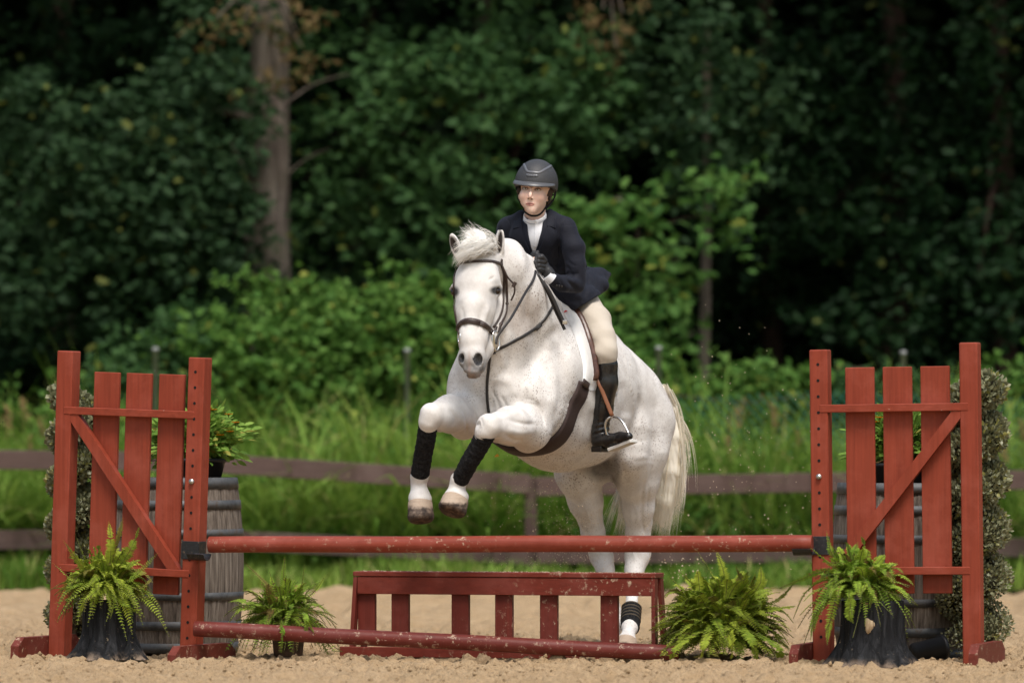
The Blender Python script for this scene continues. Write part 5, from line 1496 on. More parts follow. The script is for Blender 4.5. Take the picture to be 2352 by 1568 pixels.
# leg wraps and boot
M['wrap'] = new_mat('black_fleece_bandage', (.012, .012, .013), .95, .15)
t = NT(M['wrap']); g = t.noise(90, 4, .7); sp = t.noise(45, 2, .6); c = t.mix(t.ramp(g, [(.4, 0.0), (.7, 1.0)]), (.008, .008, .009), (.030, .030, .031))
t.color(t.mix(t.ramp(sp, [(.72, 0.0), (.78, .5)]), c, (.16, .15, .14))); t.bump(g, .003)
def bandage(pts, name='leg_bandage'):
    g = [(P(a, b, Y), px(r_, Y)) for a, b, Y, r_ in pts]; cp = spline([q[0] for q in g], 14); m = len(cp); n = 40; vs = []
    rad = np.interp(np.linspace(0, len(g) - 1, m), range(len(g)), [q[1] for q in g])
    rr = random.Random(2); N = None
    for i, p in enumerate(cp):
        t_ = (cp[min(i + 1, m - 1)] - cp[max(i - 1, 0)]).normalized(); A = t_.cross(Vector((0, 1, 0))).normalized(); B = t_.cross(A)
        for k in range(n):
            a = 2 * math.pi * k / n; ph = (i / m * 9.5 + k / n + .12 * math.sin(a * 2 + 1)) % 1.0
            R_k = rad[i] * (1 + .085 * (ph - .5) ** 1 + (.015 * math.sin(a * 3 + i * .4)))
            if i in (0, m - 1): R_k *= .86
            vs.append(p + (A * math.cos(a) + B * math.sin(a)) * R_k)
    fs = [(i * n + k, i * n + (k + 1) % n, (i + 1) * n + (k + 1) % n, (i + 1) * n + k) for i in range(m - 1) for k in range(n)]
    mb = MB(); mb.add(vs, fs, True); return mb.build(name, M['wrap'], hroot)
bandage([(984, 972, -.46, 22), (980, 1000, -.435, 22), (972, 1045, -.37, 21.5), (964, 1092, -.31, 21.5)])
bandage([(1117, 992, -.61, 23.5), (1104, 1018, -.575, 22.5), (1078, 1062, -.52, 21.5), (1054, 1106, -.455, 20)])
M['strapweb'] = new_mat('brown_strap_edge', (.12, .095, .065), .7)
bt = MB(); 
a = P(1451, 1392, .80); b = P(1447, 1444, .69)
d = (b - a).normalized(); q_ = d.to_track_quat('Z', 'Y').to_matrix().to_4x4(); Lb = (b - a).length
bt.lathe(Matrix.Translation(a) @ q_, [(.040, 0), (.047, .004)] + [(.048 + .0025 * (i % 2), .004 + (Lb - .008) * i / 14) for i in range(15)] + [(.047, Lb), (.038, Lb)], 36)
fb = bt.build('fetlock_boot', M['wrap'], hroot)
for i in range(5):
    z = .010 + i * .0215
    st = MB(); st.lathe(Matrix.Translation(a) @ q_, [(.050, z), (.0535, z + .001), (.0535, z + .0035), (.050, z + .0045)], 36); st.build('strap', M['strapweb'], fb)
# ------------------------------------------------------------------ tack
M['leather'] = new_mat('dark_brown_leather', (.045, .026, .020), .42, .5)
t = NT(M['leather']); g = t.noise(120, 3, .6); t.color(t.ramp(g, [(.35, (.028, .017, .014)), (.7, (.065, .040, .031))])); t.bump(g, .0008)
M['black_leather'] = new_mat('black_rein_leather', (.022, .019, .018), .45, .45)
M['saddle_leather'] = new_mat('saddle_leather', (.075, .030, .018), .32, .5)
t = NT(M['saddle_leather']); g = t.noise(60, 3, .6); t.color(t.ramp(g, [(.35, (.045, .018, .012)), (.7, (.11, .045, .028))])); t.bump(g, .0008)
M['tan_leather'] = new_mat('tan_stirrup_leather', (.22, .085, .038), .45, .4)
M['girth'] = new_mat('brown_girth', (.055, .035, .030), .7, .3)
t = NT(M['girth']); w_ = t.voro(260, (1, 1, 1)); t.color(t.ramp(w_, [(.1, (.085, .055, .048)), (.5, (.045, .028, .024))])); t.bump(w_, .001)
M['fleece'] = new_mat('white_fleece', (.80, .79, .77), .9, .1)
t = NT(M['fleece']); g = t.noise(160, 4, .7); t.bump(g, .006)
M['steel'] = new_mat('polished_steel', (.75, .74, .72), .22, .5, 1.0)
M['brass'] = new_mat('warm_steel', (.70, .58, .40), .28, .5, 1.0)
M['tread'] = new_mat('white_rubber_tread', (.62, .60, .56), .7, .3)
M['redstitch'] = new_mat('red_thread', (.6, .02, .03), .7)

def strapped(name, pts, w, th, mat, parent, off=.0015, n=6, tree=None, near=None):
    p, nn = laid(tree or HT, pts, off, n, near); mb = MB(); mb.strap(p, nn, w, th); return mb.build(name, mat, parent)
def keeper(p, q, w, parent, mat):
    """small loop round a strap between p and q"""
    d = (q - p).normalized(); n = Vector((0, -1, 0)); n = (n - d * n.dot(d)).normalized(); mb = MB()
    mb.strap([p, p.lerp(q, .5), q], [n] * 3, w, .006); return mb.build('keeper', mat, parent)

br_ = empty('bridle', P(1100, 680, -.5), 'dark brown leather bridle with wide noseband and rein on the horse head', 'bridle')
strapped('browband', [(1050, 613), (1060, 605), (1080, 602), (1105, 600.5), (1131, 601), (1150, 606)], .015, .006, M['leather'], br_)
cp, cn = laid(HT, [(1150, 606), (1157, 632), (1156, 672), (1154, 705), (1146, 730), (1133, 752)], .002, 6)
mb = MB(); mb.strap(cp, cn, .0105, .005); mb.build('noseband_cheekpiece', M['leather'], br_)
cp2, cn2 = laid(HT, [(1152, 612), (1161, 632), (1163, 662), (1163, 695), (1160, 720), (1150, 743), (1143, 764)], .004, 6)
mb = MB(); mb.strap(cp2, cn2, .0125, .005); ck = mb.build('cheekpiece', M['leather'], br_)
i_ = len(cp2) // 2; keeper(cp2[i_], cp2[i_ + 1] , .017, ck, M['leather']); keeper(cp2[i_ + 12], cp2[i_ + 13], .017, ck, M['leather'])
# crownpiece behind the ears
strapped('crownpiece', [(1152, 610), (1151, 602), (1152, 596)], .014, .005, M['leather'], br_)
mb = MB(); mb.tube(spline([P(1153, 610, -.42), P(1166, 636, -.41), P(1178, 650, -.40), P(1182, 660, -.40), P(1181, 674, -.39), P(1174, 690, -.38)], 6), .0045, 7)
thl = mb.build('throatlatch', M['leather'], br_)
mb = MB(); c = P(1181.5, 654, -.402); mb.tube([c - Vector((.008, 0, .012)), c + Vector((.006, 0, .012))], .009, 8); mb.build('buckle', M['leather'], thl)
strapped('far_cheekpiece', [(1047, 618), (1044, 650), (1045, 700), (1050, 740), (1056, 768)], .010, .005, M['leather'], br_, off=.003)
# noseband: broad, padded, rising over the nasal bone
pts, nn = laid(HT, [(1052, 757), (1056, 748), (1063, 741), (1078, 737.5), (1098, 741), (1113, 748), (1124, 757), (1132, 768)], .003, 7)
mb = MB(); m_ = len(pts); mb.strap(pts, nn, [.020 + .010 * math.sin(math.pi * i / (m_ - 1)) for i in range(m_)], .009); nb_ = mb.build('noseband', M['leather'], br_)
mb = MB(); mb.strap([p + n * .008 for p, n in zip(pts[4:-4], nn[4:-4])], nn[4:-4], [.011] * (m_ - 8), .004); mb.build('padding', M['leather'], nb_)
strapped('chin_strap', [(1130, 764), (1136, 760), (1140, 750)], .012, .005, M['leather'], br_)
# bit ring
def ring(c, nrm, r, th, mat, parent, name, sx=1.0):
    nrm = Vector(nrm).normalized(); a = nrm.cross(Vector((0, 0, 1))).normalized(); b = nrm.cross(a); mb = MB()
    q = [Vector(c) + (a * math.cos(u) * sx + b * math.sin(u)) * r for u in [2 * math.pi * i / 28 for i in range(29)]]
    mb.tube(q, th, 8, cap=False); return mb.build(name, mat, parent)
h0, n0 = seen(HT, 1136, 778, .008)
ring(P(1139, 782, h0.y - .012), (.75, -.66, .1), .047, .0036, M['steel'], br_, 'bit_ring', .55)
mb = MB(); mb.tube([P(1133, 766, h0.y - .016), P(1135, 786, h0.y - .018), P(1138, 806, h0.y - .012)], [.0045, .006, .0065], 8); mb.build('bit_cheek', M['brass'], br_)
h1, _n = seen(HT, 1056, 776, .006)
ring(P(1055, 776, h1.y - .004), (-.9, -.3, .1), .022, .003, M['steel'], br_, 'bit_ring', .5)

# reins, from the bit to the hand and the slack loop hanging on the right
REINY = -.16
def ribbon(name, pts, w, mat, parent, nrm=(.3, -.95, .1), th=.004):
    q = []
    for v in spline([Vector((a, b, Y)) for a, b, Y in pts], 8):
        hit, _n = seen(HT, v.x, v.y, .008, -.36 if v.z > -.40 else None); q.append(P(v.x, v.y, min(v.z, hit.y) if v.z < hit.y + .25 else v.z))
    for _ in range(4): q = [q[0]] + [(q[i - 1] + q[i] * 2 + q[i + 1]) / 4 for i in range(1, len(q) - 1)] + [q[-1]]
    mb = MB(); mb.strap(q, [Vector(nrm)] * len(q), w, th); return mb.build(name, mat, parent)
ribbon('rein', [(1139, 790, -.60), (1143, 772, -.585), (1160, 748, -.56), (1173, 731, -.53), (1192, 698, -.45), (1209, 668, -.36), (1221, 650, -.28), (1227, 636, -.22), (1230, 622, -.19)], .013, M['black_leather'], br_)
ribbon('rein_loop', [(1232, 624, -.19), (1240, 640, -.20), (1256, 660, -.20), (1270, 686, -.19), (1283, 715, -.18), (1296, 742, -.17)], .017, M['black_leather'], br_)
ribbon('rein_end', [(1234, 630, -.185), (1248, 652, -.185), (1262, 680, -.18), (1276, 714, -.17), (1288, 738, -.16), (1297, 757, -.155)], .016, M['black_leather'], br_)
mb = MB(); c = P(1298, 741, -.175); mb.box(Matrix.Translation(c), (-.014, -.004, -.008), (.012, .004, .012), .003); mb.build('rein_buckle', M['steel'], br_)

# breastplate / running martingale
ma = empty('martingale', P(1150, 850, -.3), 'thin black leather martingale strap crossing the horse breast', 'martingale')
strapped('neck_strap', [(1133, 806), (1152, 798), (1177, 785), (1203, 771), (1226, 756), (1246, 738), (1258, 722), (1268, 704), (1272, 690)], .0155, .006, M['black_leather'], ma, near=-.45)
strapped('chest_strap', [(1127, 812), (1125, 822), (1122, 850), (1119, 880), (1119, 910), (1121, 935), (1124, 950), (1130, 965)], .0145, .006, M['black_leather'], ma, near=-.45)
p0, n0 = seen(HT, 1130, 808, .006, -.45); mb = MB(); mb.tube([p0 + Vector((-.016, 0, -.003)), p0 + Vector((.018, -.004, .004))], .013, 10); mb.build('stopper', M['black_leather'], ma)
p0, n0 = seen(HT, 1241, 744, .004, -.45); p1, _ = seen(HT, 1228, 757, .004, -.45); keeper(p0, p1, .023, ma, M['black_leather'])

# saddle pad, saddle, girth: shells round the barrel
def barrel_pt(s, a, off):
    """a: angle from the spine towards the left side"""
    d = HU * math.cos(a) + HL * math.sin(a); o = hpt(s, 0, 0); h = HT.ray_cast(o, d)
    if h[0] is None: return o + d * .3, d
    n = h[1] if h[1].dot(d) > 0 else -h[1]
    return h[0] + d * off, (d * .6 + n * .4).normalized()
def shell(name, sf, sb, a0, a1, off, th, mat, parent, ns=16, na=44, puff=0):
    Vo = []; Vi = []
    for j in range(na + 1):
        a = a0 + (a1 - a0) * j / na
        for i in range(ns + 1):
            u = i / ns; s = sf(a) + (sb(a) - sf(a)) * u
            p, n = barrel_pt(s, a, off); edge = min(u, 1 - u, j / na, 1 - j / na); k = min(1, edge * 14) ** .5
            Vo.append(p + n * (th * k + puff * math.exp(-((u - .1) / .08) ** 2))); Vi.append(p)
    V = Vo + Vi; m = ns + 1; N = len(Vo); F = []
    for j in range(na):
        for i in range(ns):
            q = [j * m + i, j * m + i + 1, (j + 1) * m + i + 1, (j + 1) * m + i]; F.append(q); F.append([N + x for x in q[::-1]])
    for j in range(na): F.append([j * m, (j + 1) * m, N + (j + 1) * m, N + j * m]); F.append([j * m + ns, N + j * m + ns, N + (j + 1) * m + ns, (j + 1) * m + ns])
    for i in range(ns): F.append([i, N + i, N + i + 1, i + 1]); F.append([na * m + i, na * m + i + 1, N + na * m + i + 1, N + na * m + i])
    mb = MB(); mb.add(V, F, True); return mb.build(name, mat, parent)
R90 = math.pi / 2
sfr = lambda a: .25 + .055 * min(1, abs(a) / (.6 * R90))
pad = shell('saddle_pad', sfr, lambda a: sfr(a) - .36, -1.12 * R90, 1.10 * R90, .002, .028, M['fleece'], None)
tag(pad, 'thick white fleece pad under the saddle', 'saddle pad')
sa = empty('saddle', hpt(-.1, 0, .4), 'brown leather jumping saddle under the rider', 'saddle')
sfl = lambda a: sfr(a) - .066
shell('flap', sfl, lambda a: sfl(a) - .17, .25 * R90, 1.0 * R90, .020, .012, M['saddle_leather'], sa, puff=.020)
shell('flap', sfl, lambda a: sfl(a) - .17, -1.0 * R90, -.25 * R90, .020, .012, M['saddle_leather'], sa, puff=.020)
shell('skirt', lambda a: sfl(a) - .035, lambda a: sfl(a) - .15, .2 * R90, .72 * R90, .038, .010, M['saddle_leather'], sa, puff=.008)
shell('seat', lambda a: .03, lambda a: -.12, -.32 * R90, .32 * R90, .03, .035, M['saddle_leather'], sa)
# girth
def girth_s(a): return .215 + .12 * max(0, math.sin(min(math.pi, max(0, a - R90)))) if a <= 1.5 * math.pi else .3
gp = []; gn = []
for i in range(60):
    a = R90 * 1.02 + (math.pi * 2 - 2 * R90 * 1.02) * i / 59
    s = .285 + .10 * math.sin(max(0, min(1, i / 59)) * math.pi)
    p, n = barrel_pt(s, a, .004); gp.append(p); gn.append(n)
for _ in range(3): gp = [gp[0]] + [(gp[i - 1] + gp[i] * 2 + gp[i + 1]) / 4 for i in range(1, 59)] + [gp[-1]]
gs_ = lambda a: .285 + .10 * math.sin(max(0, min(1, (a - R90) / math.pi)) * math.pi)
gi = shell('girth', lambda a: gs_(a) + .070, lambda a: gs_(a) - .066, R90 * 1.03, math.pi * 2 - R90 * 1.03, .002, .013, M['girth'], sa, ns=6, na=60)
mb = MB(); mb.strap([p + n * .013 for p, n in zip(gp[:3], gn[:3])], gn[:3], .07, .005); mb.build('billet', M['leather'], gi)
# red stitching on the pad near the withers
p, n = seen(bvh(np.array([v.co[:] for v in pad.data.vertices]), np.array([list(f.vertices) for f in pad.data.polygons])), 1299, 716, .003)
mb = MB(); mb.tube([p + Vector((-.006, 0, -.004)), p + Vector((0, 0, .004)), p + Vector((.008, 0, .002))], .0035, 6); o = mb.build('stitched_mark', M['redstitch'], pad)

# stirrup on the visible side and its twin on the far side
def mirror(p):
    p = Vector(p); k = max(0, min(1, (1.58 - p.z) / .45)); return p - HL * (2 * (p - HB).dot(HL)) - HF * (.20 * k) + Vector((0, 0, .07 * k))
def stirrup(fn):
    mb = MB(); q = spline([fn(P(1356, 830, .26)), fn(P(1370, 866, .115)), fn(P(1388, 910, .095)), fn(P(1406, 955, .085))], 6)
    mb.strap(q, [fn(v + Vector((.3, -.95, 0))) - fn(v) for v in q], .021, .005); mb.build('stirrup_leather', M['tan_leather'], sa)
    ir = MB(); Yb = .07
    arch = [(1404, 1030, .10), (1394, 998, .10), (1390, 975, .095), (1396, 961, .09), (1408, 957, .085), (1422, 961, .06), (1434, 975, .035), (1443, 993, .015), (1452, 1010, .0)]
    ir.tube(spline([fn(P(*v)) for v in arch], 6), .0058, 8); si = ir.build('stirrup_iron', M['steel'], sa)
    a, b = fn(P(1403, 1033, .10)), fn(P(1456, 1012, .0)); tr_m = MB(); d = (b - a).normalized(); up = Vector((0, 0, 1)); up = (up - d * up.dot(d)).normalized(); sd = d.cross(up)
    T = Matrix((( d.x, sd.x, up.x, a.x), (d.y, sd.y, up.y, a.y), (d.z, sd.z, up.z, a.z), (0, 0, 0, 1)))
    tr_m.box(T, (0, -.028, -.009), ((b - a).length, .028, .009), .003); tr_m.build('tread', M['tread'], si)
stirrup(lambda p: Vector(p)); stirrup(mirror)
# ------------------------------------------------------------------ the rider
rd = empty('person', hpt(-.1, 0, .45), 'rider in dark navy jacket, black helmet and cream breeches leaning forward over the horse', 'person')
FF = Vector((-.22, -.97, -.06)).normalized()
FLv = Vector((.97, -.22, -.09)); FLv = (FLv - FF * FLv.dot(FF)).normalized(); FUv = FLv.cross(FF); FUv = FUv if FUv.z > 0 else -FUv
FAX = [list(FLv), list(FF), list(FUv)]
SHL = Vector((.885, -.465, 0)).normalized()

b = Field((-.25, -.42, .55), (.62, 1.05, 2.62), .0040, band=.05)
# head and face
b.ball(1232, 424, .075, 36, .02, sc=(.97, 1.18, 1.15), axes=FAX)
b.ball(1224, 448, .030, 29, .025, sc=(.94, 1.12, 1.20), axes=FAX)
b.chain([(1209, 460, .02, 13), (1221, 481, -.010, 8.5), (1237, 462, .02, 13.5)], .025)
b.ball(1206, 449, -.006, 12, .025); b.ball(1236, 451, -.004, 12, .025)
b.chain([(1220, 434, -.036, 3.4), (1218, 447, -.054, 3.0), (1217.5, 452, -.059, 3.3)], .012)
b.ball(1213.5, 454, -.046, 2.4, .008); b.ball(1222, 455, -.045, 2.4, .008)
b.ball(1208, 433.5, -.047, 7.0, .014, 'sub', (1.2, 1, .7)); b.ball(1234, 436, -.045, 7.0, .014, 'sub', (1.2, 1, .7))
b.chain([(1203, 426, -.030, 4), (1212, 425, -.038, 4)], .014); b.chain([(1229, 427, -.037, 4), (1241, 429, -.028, 4)], .014)
b.ball(1218, 467, -.012, 10, .025, sc=(1.3, .8, .8))

b.ball(1258, 452, .055, 7, .008, sc=(.5, 1, 1.5), axes=FAX); b.ball(1194, 449, .085, 7, .008, sc=(.5, 1, 1.5), axes=FAX)
b.chain([(1228, 470, .07, 24), (1231, 512, .13, 25)], .03)
# trunk and limbs under the clothes
b.chain([(1234, 545, .15, 42), (1263, 600, .28, 38), (1305, 668, .44, 42)], .05, SHL, 1.25)
b.chain([(1180, 520, .22, 18), (1290, 526, .09, 18)], .04)
b.chain([(1298, 530, .075, 17), (1320, 590, .04, 16), (1322, 648, .02, 13), (1292, 651, -.07, 11), (1266, 636, -.13, 9.5), (1250, 616, -.13, 12)], .02)
b.chain([(1168, 524, .22, 17), (1158, 565, .23, 15), (1156, 605, .22, 13), (1190, 602, .08, 11), (1220, 600, -.03, 9.5), (1232, 598, -.08, 11)], .02)
for fn in (lambda p: Vector(p), mirror):
    q = [(P(1322, 692, .42), px(38)), (P(1358, 738, .27), px(33)), (P(1390, 808, .13), px(21)), (P(1389, 870, .155), px(18)), (P(1380, 985, .175), px(12)), (P(1386, 1012, .165), px(12)), (P(1432, 1004, .035), px(9))]
    for (a, ra), (c, rb) in zip(q[:-1], q[1:]): b.cone(fn(a), fn(c), ra, rb, .02)
BV, BQ = b.mesh(); BV = relax(BV, BQ, 1)
BT = bvh(BV, BQ)
bx = 1176 + BV[:, 0] * PX * DIST / (DIST + BV[:, 1]); by = HOR - (BV[:, 2] - CAMH) * PX * DIST / (DIST + BV[:, 1]); bY = BV[:, 1]
front = bY < .02
def el(cx, cy, rx, ry): return np.clip(1.25 - np.sqrt(((bx - cx) / rx) ** 2 + ((by - cy) / ry) ** 2), 0, .5) * 2 * front
lips = np.maximum(el(1217.5, 466.8, 9.0, 1.6), el(1217.5, 470.6, 7.8, 1.9)) * .25
dk = np.maximum(el(1207, 432.6, 8.5, 4.4), el(1235, 435, 8.5, 4.4)) * .75
dk = np.maximum(dk, np.maximum(el(1205.5, 426.0, 8, 1.6), el(1237, 428.5, 8.5, 1.6)) * .9)
dk = np.maximum(dk, np.maximum(el(1213.6, 456.6, 2.0, 1.5), el(1221.6, 457.4, 2.2, 1.5)))

blush = np.maximum(np.maximum(el(1203, 452, 12, 10), el(1240, 455, 13, 11)) * .3, el(1218, 451, 6, 5) * .2)
M['skin'] = new_mat('fair_skin', (.62, .37, .27), .5, .35)
t = NT(M['skin']); s = t.sep(t.attr('face')); g = t.noise(70, 4, .6)
c = t.mix(t.ramp(g, [(.3, 0.0), (.7, 1.0)]), (.80, .58, .48), (.75, .51, .41)); c = t.mix(t.math('MULTIPLY', s[2], .55), c, (.62, .25, .19))
c = t.mix(t.math('MULTIPLY', s[0], .75), c, (.50, .16, .14)); c = t.mix(s[1], c, (.10, .05, .032)); t.color(c)
t.b.inputs['Subsurface Weight'].default_value = .08; t.b.inputs['Subsurface Radius'].default_value = (.02, .008, .004)
fast_mesh('body', BV, BQ, M['skin'], rd, attrs={'face': np.stack([lips, dk, blush], 1)})
M['eyewhite'] = new_mat('eye_white', (.62, .58, .55), .15, .5)
M['iris'] = new_mat('grey_iris', (.05, .06, .055), .1, .6)
for (a, c_) in ((1207.3, 432.8), (1235.3, 435.4)):
    h, n = seen(BT, a, c_, 0); cc = h + Vector((.0, .0055, 0)); mb = MB()
    mb.lathe(Matrix.Translation(cc), [(.0115 * math.sin(math.pi * i / 10) + 1e-5, -.0085 * math.cos(math.pi * i / 10)) for i in range(11)], 16)
    ey = mb.build('eye', M['eyewhite'], rd)
    mb = MB(); mb.lathe(Matrix.Translation(cc + Vector((-.001, -.0098, .0005))) @ Matrix.Rotation(math.radians(90), 4, 'X'), [(.00001, .0022), (.004, .0016), (.0052, 0)], 14); mb.build('iris', M['iris'], ey)

M['lip'] = new_mat('pale_lips', (.58, .27, .23), .45, .4); M['brow'] = new_mat('brown_brow', (.22, .13, .09), .8, .2); M['mouth_line'] = new_mat('mouth_line', (.20, .07, .06), .7, .2)
def facial(name, pts, w, th, mat, off=.0003):
    p, n = laid(BT, pts, off, 5); m = len(p); mb = MB(); mb.strap(p, n, [w * (.25 + .75 * math.sin(math.pi * i / (m - 1)) ** .7) for i in range(m)], th); return mb.build(name, mat, rd)
facial('upper_lip', [(1208, 468), (1213, 466.6), (1217.3, 466.8), (1222, 466.9), (1227, 468.6)], .0058, .0016, M['lip'])
facial('lower_lip', [(1209.5, 469.6), (1213, 471), (1217.5, 471.4), (1222, 471.2), (1225.5, 469.8)], .0064, .0020, M['lip'])
facial('mouth_line', [(1207.5, 468.6), (1213, 468.6), (1217.5, 469.2), (1222, 469), (1227.5, 469.3)], .0016, .0024, M['mouth_line'])
facial('eyebrow', [(1199, 428), (1204, 425.8), (1213, 427.2)], .0042, .0015, M['brow']); facial('eyebrow', [(1229, 429), (1238, 428), (1245, 431.5)], .0042, .0015, M['brow'])
facial('eyelashes', [(1201.5, 432.2), (1206, 429.8), (1213, 431.4)], .0026, .0045, M['brow']); facial('eyelashes', [(1229.5, 433.6), (1236, 432), (1242, 435)], .0026, .0045, M['brow'])

# hair
M['brown_hair'] = new_mat('dark_brown_hair', (.035, .018, .012), .5, .4)
hr = Field((-.05, -.12, 2.1), (.35, .32, 2.6), .0035, band=.04)
hr.ball(1238, 436, .095, 34, .02, sc=(.98, 1.05, 1.1), axes=FAX); hr.ball(1256, 444, .075, 10, .02, sc=(.8, 1.4, 1.6)); hr.ball(1193, 436, .085, 9, .02, sc=(.8, 1.4, 1.5))
hr.ball(1250, 462, .17, 17, .02)
hr.disp(lambda X, Y, Z: .0012 * np.sin(X * 700 + np.sin(Z * 60) * 3) * np.ones_like(Y), (-.05, -.12, 2.1), (.35, .32, 2.6))
V, Q = hr.mesh(); fast_mesh('hair', V, Q, M['brown_hair'], rd)

# helmet
M['helmet'] = new_mat('matt_black_shell', (.040, .041, .044), .55, .4)
t = NT(M['helmet']); g = t.noise(260, 3, .6); t.color(t.ramp(g, [(.3, (.032, .033, .036)), (.7, (.055, .056, .060))])); t.bump(g, .0008)
M['visor'] = new_mat('grey_visor', (.085, .088, .095), .38, .5)
M['trim'] = new_mat('grey_trim', (.12, .125, .14), .32, .5)
M['blackstrap'] = new_mat('black_webbing', (.012, .012, .012), .7, .2)
h = Field((-.06, -.18, 2.1), (.40, .38, 2.62), .0030, band=.04)
h.ball(1232, 423, .085, 49.5, .01, sc=(1.0, 1.22, 1.16), axes=FAX)
h.plane(P(1232, 426, -.03), (-.09, -.13, -1), .004)
h.ball(1229, 446, .060, 40, .006, 'sub', (1.0, 1.1, 1.25), FAX)
V, Q = h.mesh(); HLT = bvh(V, Q); hm_ = fast_mesh('helmet', V, Q, M['helmet'], rd)
# visor: a thin crescent plate round the front rim
mb = MB(); vs = []; nv = 30; c0 = P(1231, 423, .085)
for i in range(nv + 1):
    a = math.radians(-74 + 148 * i / nv); dr = FF * math.cos(a) + FLv * math.sin(a)
    rin = 1 / math.sqrt((math.cos(a) / (px(49.5) * 1.22)) ** 2 + (math.sin(a) / px(49.5)) ** 2)
    ext = .023 * max(0, math.cos(a * 1.18)) ** .8
    for (u, dz) in ((-.004, .004), (.0, .004), (1, -.004), (1, -.009), (.0, -.004)):
        r_ = rin + ext * u if u >= 0 else rin - .004
        vs.append(c0 + dr * r_ + FUv * (dz - .010 * (ext / .023) * max(0, u) + .010))
fs = [(i * 5 + k, i * 5 + (k + 1) % 5, (i + 1) * 5 + (k + 1) % 5, (i + 1) * 5 + k) for i in range(nv) for k in range(5)]
mb.add(vs, fs, True); mb.build('visor', M['visor'], hm_)
p_, n_ = laid(HLT, [(1201, 373), (1206, 383), (1211.5, 393.5), (1225, 395.5), (1238.5, 396.2), (1252, 389), (1267, 380.5)], .0, 6); mb = MB(); mb.strap(p_, n_, .0115, .003); mb.build('trim', M['trim'], hm_)
p_, n_ = laid(HLT, [(1209, 401.5), (1222, 403.4), (1235, 403.6)], .0005, 5); mb = MB(); mb.strap(p_, n_, .012, .003); pl = mb.build('name_plate', M['trim'], hm_)
# raised letters on the plate
mb = MB(); LET = {'K': [[(0, 0), (0, 1)], [(0, .45), (.7, 1)], [(.15, .55), (.7, 0)]], 'A': [[(0, 0), (.4, 1), (.8, 0)], [(.15, .35), (.65, .35)]], 'S': [[(.7, .9), (.3, 1), (.05, .75), (.6, .4), (.6, .1), (.3, 0), (0, .1)]]}
for i, ch in enumerate('KASK'):
    for st in LET[ch]:
        mb.tube([seen(HLT, 1212.5 + i * 5.2 + u * 4, 405.6 + i * .15 - v * 4.2, .0045)[0] for u, v in st], .0007, 4)
mb.build('lettering', M['visor'], pl, fix=False)
p_, n_ = laid(BT, [(1186, 440), (1190, 458), (1196, 472), (1203, 482), (1212, 490), (1221, 494.5), (1232, 494.5), (1241, 490), (1250, 478), (1259, 462), (1264, 450)], .003, 5)
p_ = [P(1183, 424, .06)] + p_ + [P(1272, 448, .08), P(1277, 438, .10)]; n_ = [Vector((-1, -.3, 0))] + n_ + [Vector((1, -.5, 0))] * 2
mb = MB(); mb.strap(p_, n_, .0095, .004); mb.build('chin_strap', M['blackstrap'], hm_)
mb = MB(); mb.tube(spline([P(1277, 436, .12), P(1274, 452, .12), P(1266, 466, .11), P(1254, 480, .07)], 5), .0045, 6); mb.build('chin_strap', M['blackstrap'], hm_)

# shirt
M['shirt'] = new_mat('white_shirt', (.76, .77, .80), .8, .2)
sh = Field((-.2, -.2, 1.75), (.45, .6, 2.35), .0040, band=.05)
sh.chain([(1231, 541, .135, 48.5), (1254, 600, .26, 41)], .04, SHL, 1.22)
sh.chain([(1229, 498, .075, 27), (1231, 520, .11, 31)], .012)
sh.plane(P(1228, 492, .06), (-.05, -.45, 1), .003, ((-.2, -.3, 2.15), (.5, .5, 2.5)))
sh.ball(1227, 486, .055, 25, .003, 'sub')
SV, SQ = sh.mesh(); ST = bvh(SV, SQ); so = fast_mesh('shirt', SV, SQ, M['shirt'], rd)
M['seam'] = new_mat('shirt_shadow_seam', (.38, .40, .45), .9)
p_, n_ = laid(ST, [(1232, 506), (1232, 520), (1231, 545), (1229, 570)], .0, 5); mb = MB(); mb.strap(p_, n_, .018, .0025); mb.build('placket', M['shirt'], so)
p_, n_ = laid(ST, [(1201, 506), (1215, 513), (1230, 514), (1245, 508), (1256, 500)], .0, 5); mb = MB(); mb.strap(p_, n_, .004, .002); mb.build('collar_seam', M['seam'], so)

# jacket
M['navy'] = new_mat('navy_wool', (.010, .012, .024), .75, .25)
t = NT(M['navy']); g = t.noise(200, 3, .6); g2 = t.noise(7, 3, .6); t.color(t.mix(t.ramp(g, [(.3, 0.0), (.7, 1.0)]), (.0055, .0065, .012), (.012, .0135, .023))); t.bump(t.math('ADD', g, t.math('MULTIPLY', g2, 3.0)), .003, .6)
t.b.inputs['Sheen Weight'].default_value = .08; t.b.inputs['Sheen Tint'].default_value = (.4, .45, .6, 1)
j = Field((-.30, -.42, 1.62), (.68, .95, 2.36), .0040, band=.05)
j.chain([(1232, 541, .135, 52.5), (1262, 600, .27, 51), (1296, 660, .42, 52)], .04, SHL, 1.24)
j.chain([(1170, 524, .23, 25), (1200, 506, .17, 22)], .03); j.chain([(1260, 505, .13, 22), (1296, 524, .08, 26)], .03)
j.chain([(1200, 502, .16, 14), (1232, 510, .17, 20), (1262, 500, .11, 14)], .03)
# skirts
j.chain([(1290, 655, .38, 50), (1330, 668, .46, 50), (1362, 655, .52, 34)], .05)
j.chain([(1350, 640, .50, 26), (1378, 634, .56, 17), (1398, 630, .60, 6)], .03); j.chain([(1355, 662, .46, 34), (1384, 655, .46, 14)], .03)
j.chain([(1285, 660, .26, 36), (1318, 690, .26, 36), (1355, 690, .30, 30)], .05)
j.chain([(1300, 640, .56, 40), (1340, 660, .70, 44)], .05)
j.plane(P(1318, 712, .3), (.50, .02, -.86), .005, ((.12, -.4, 1.5), (.75, .95, 2.0)))
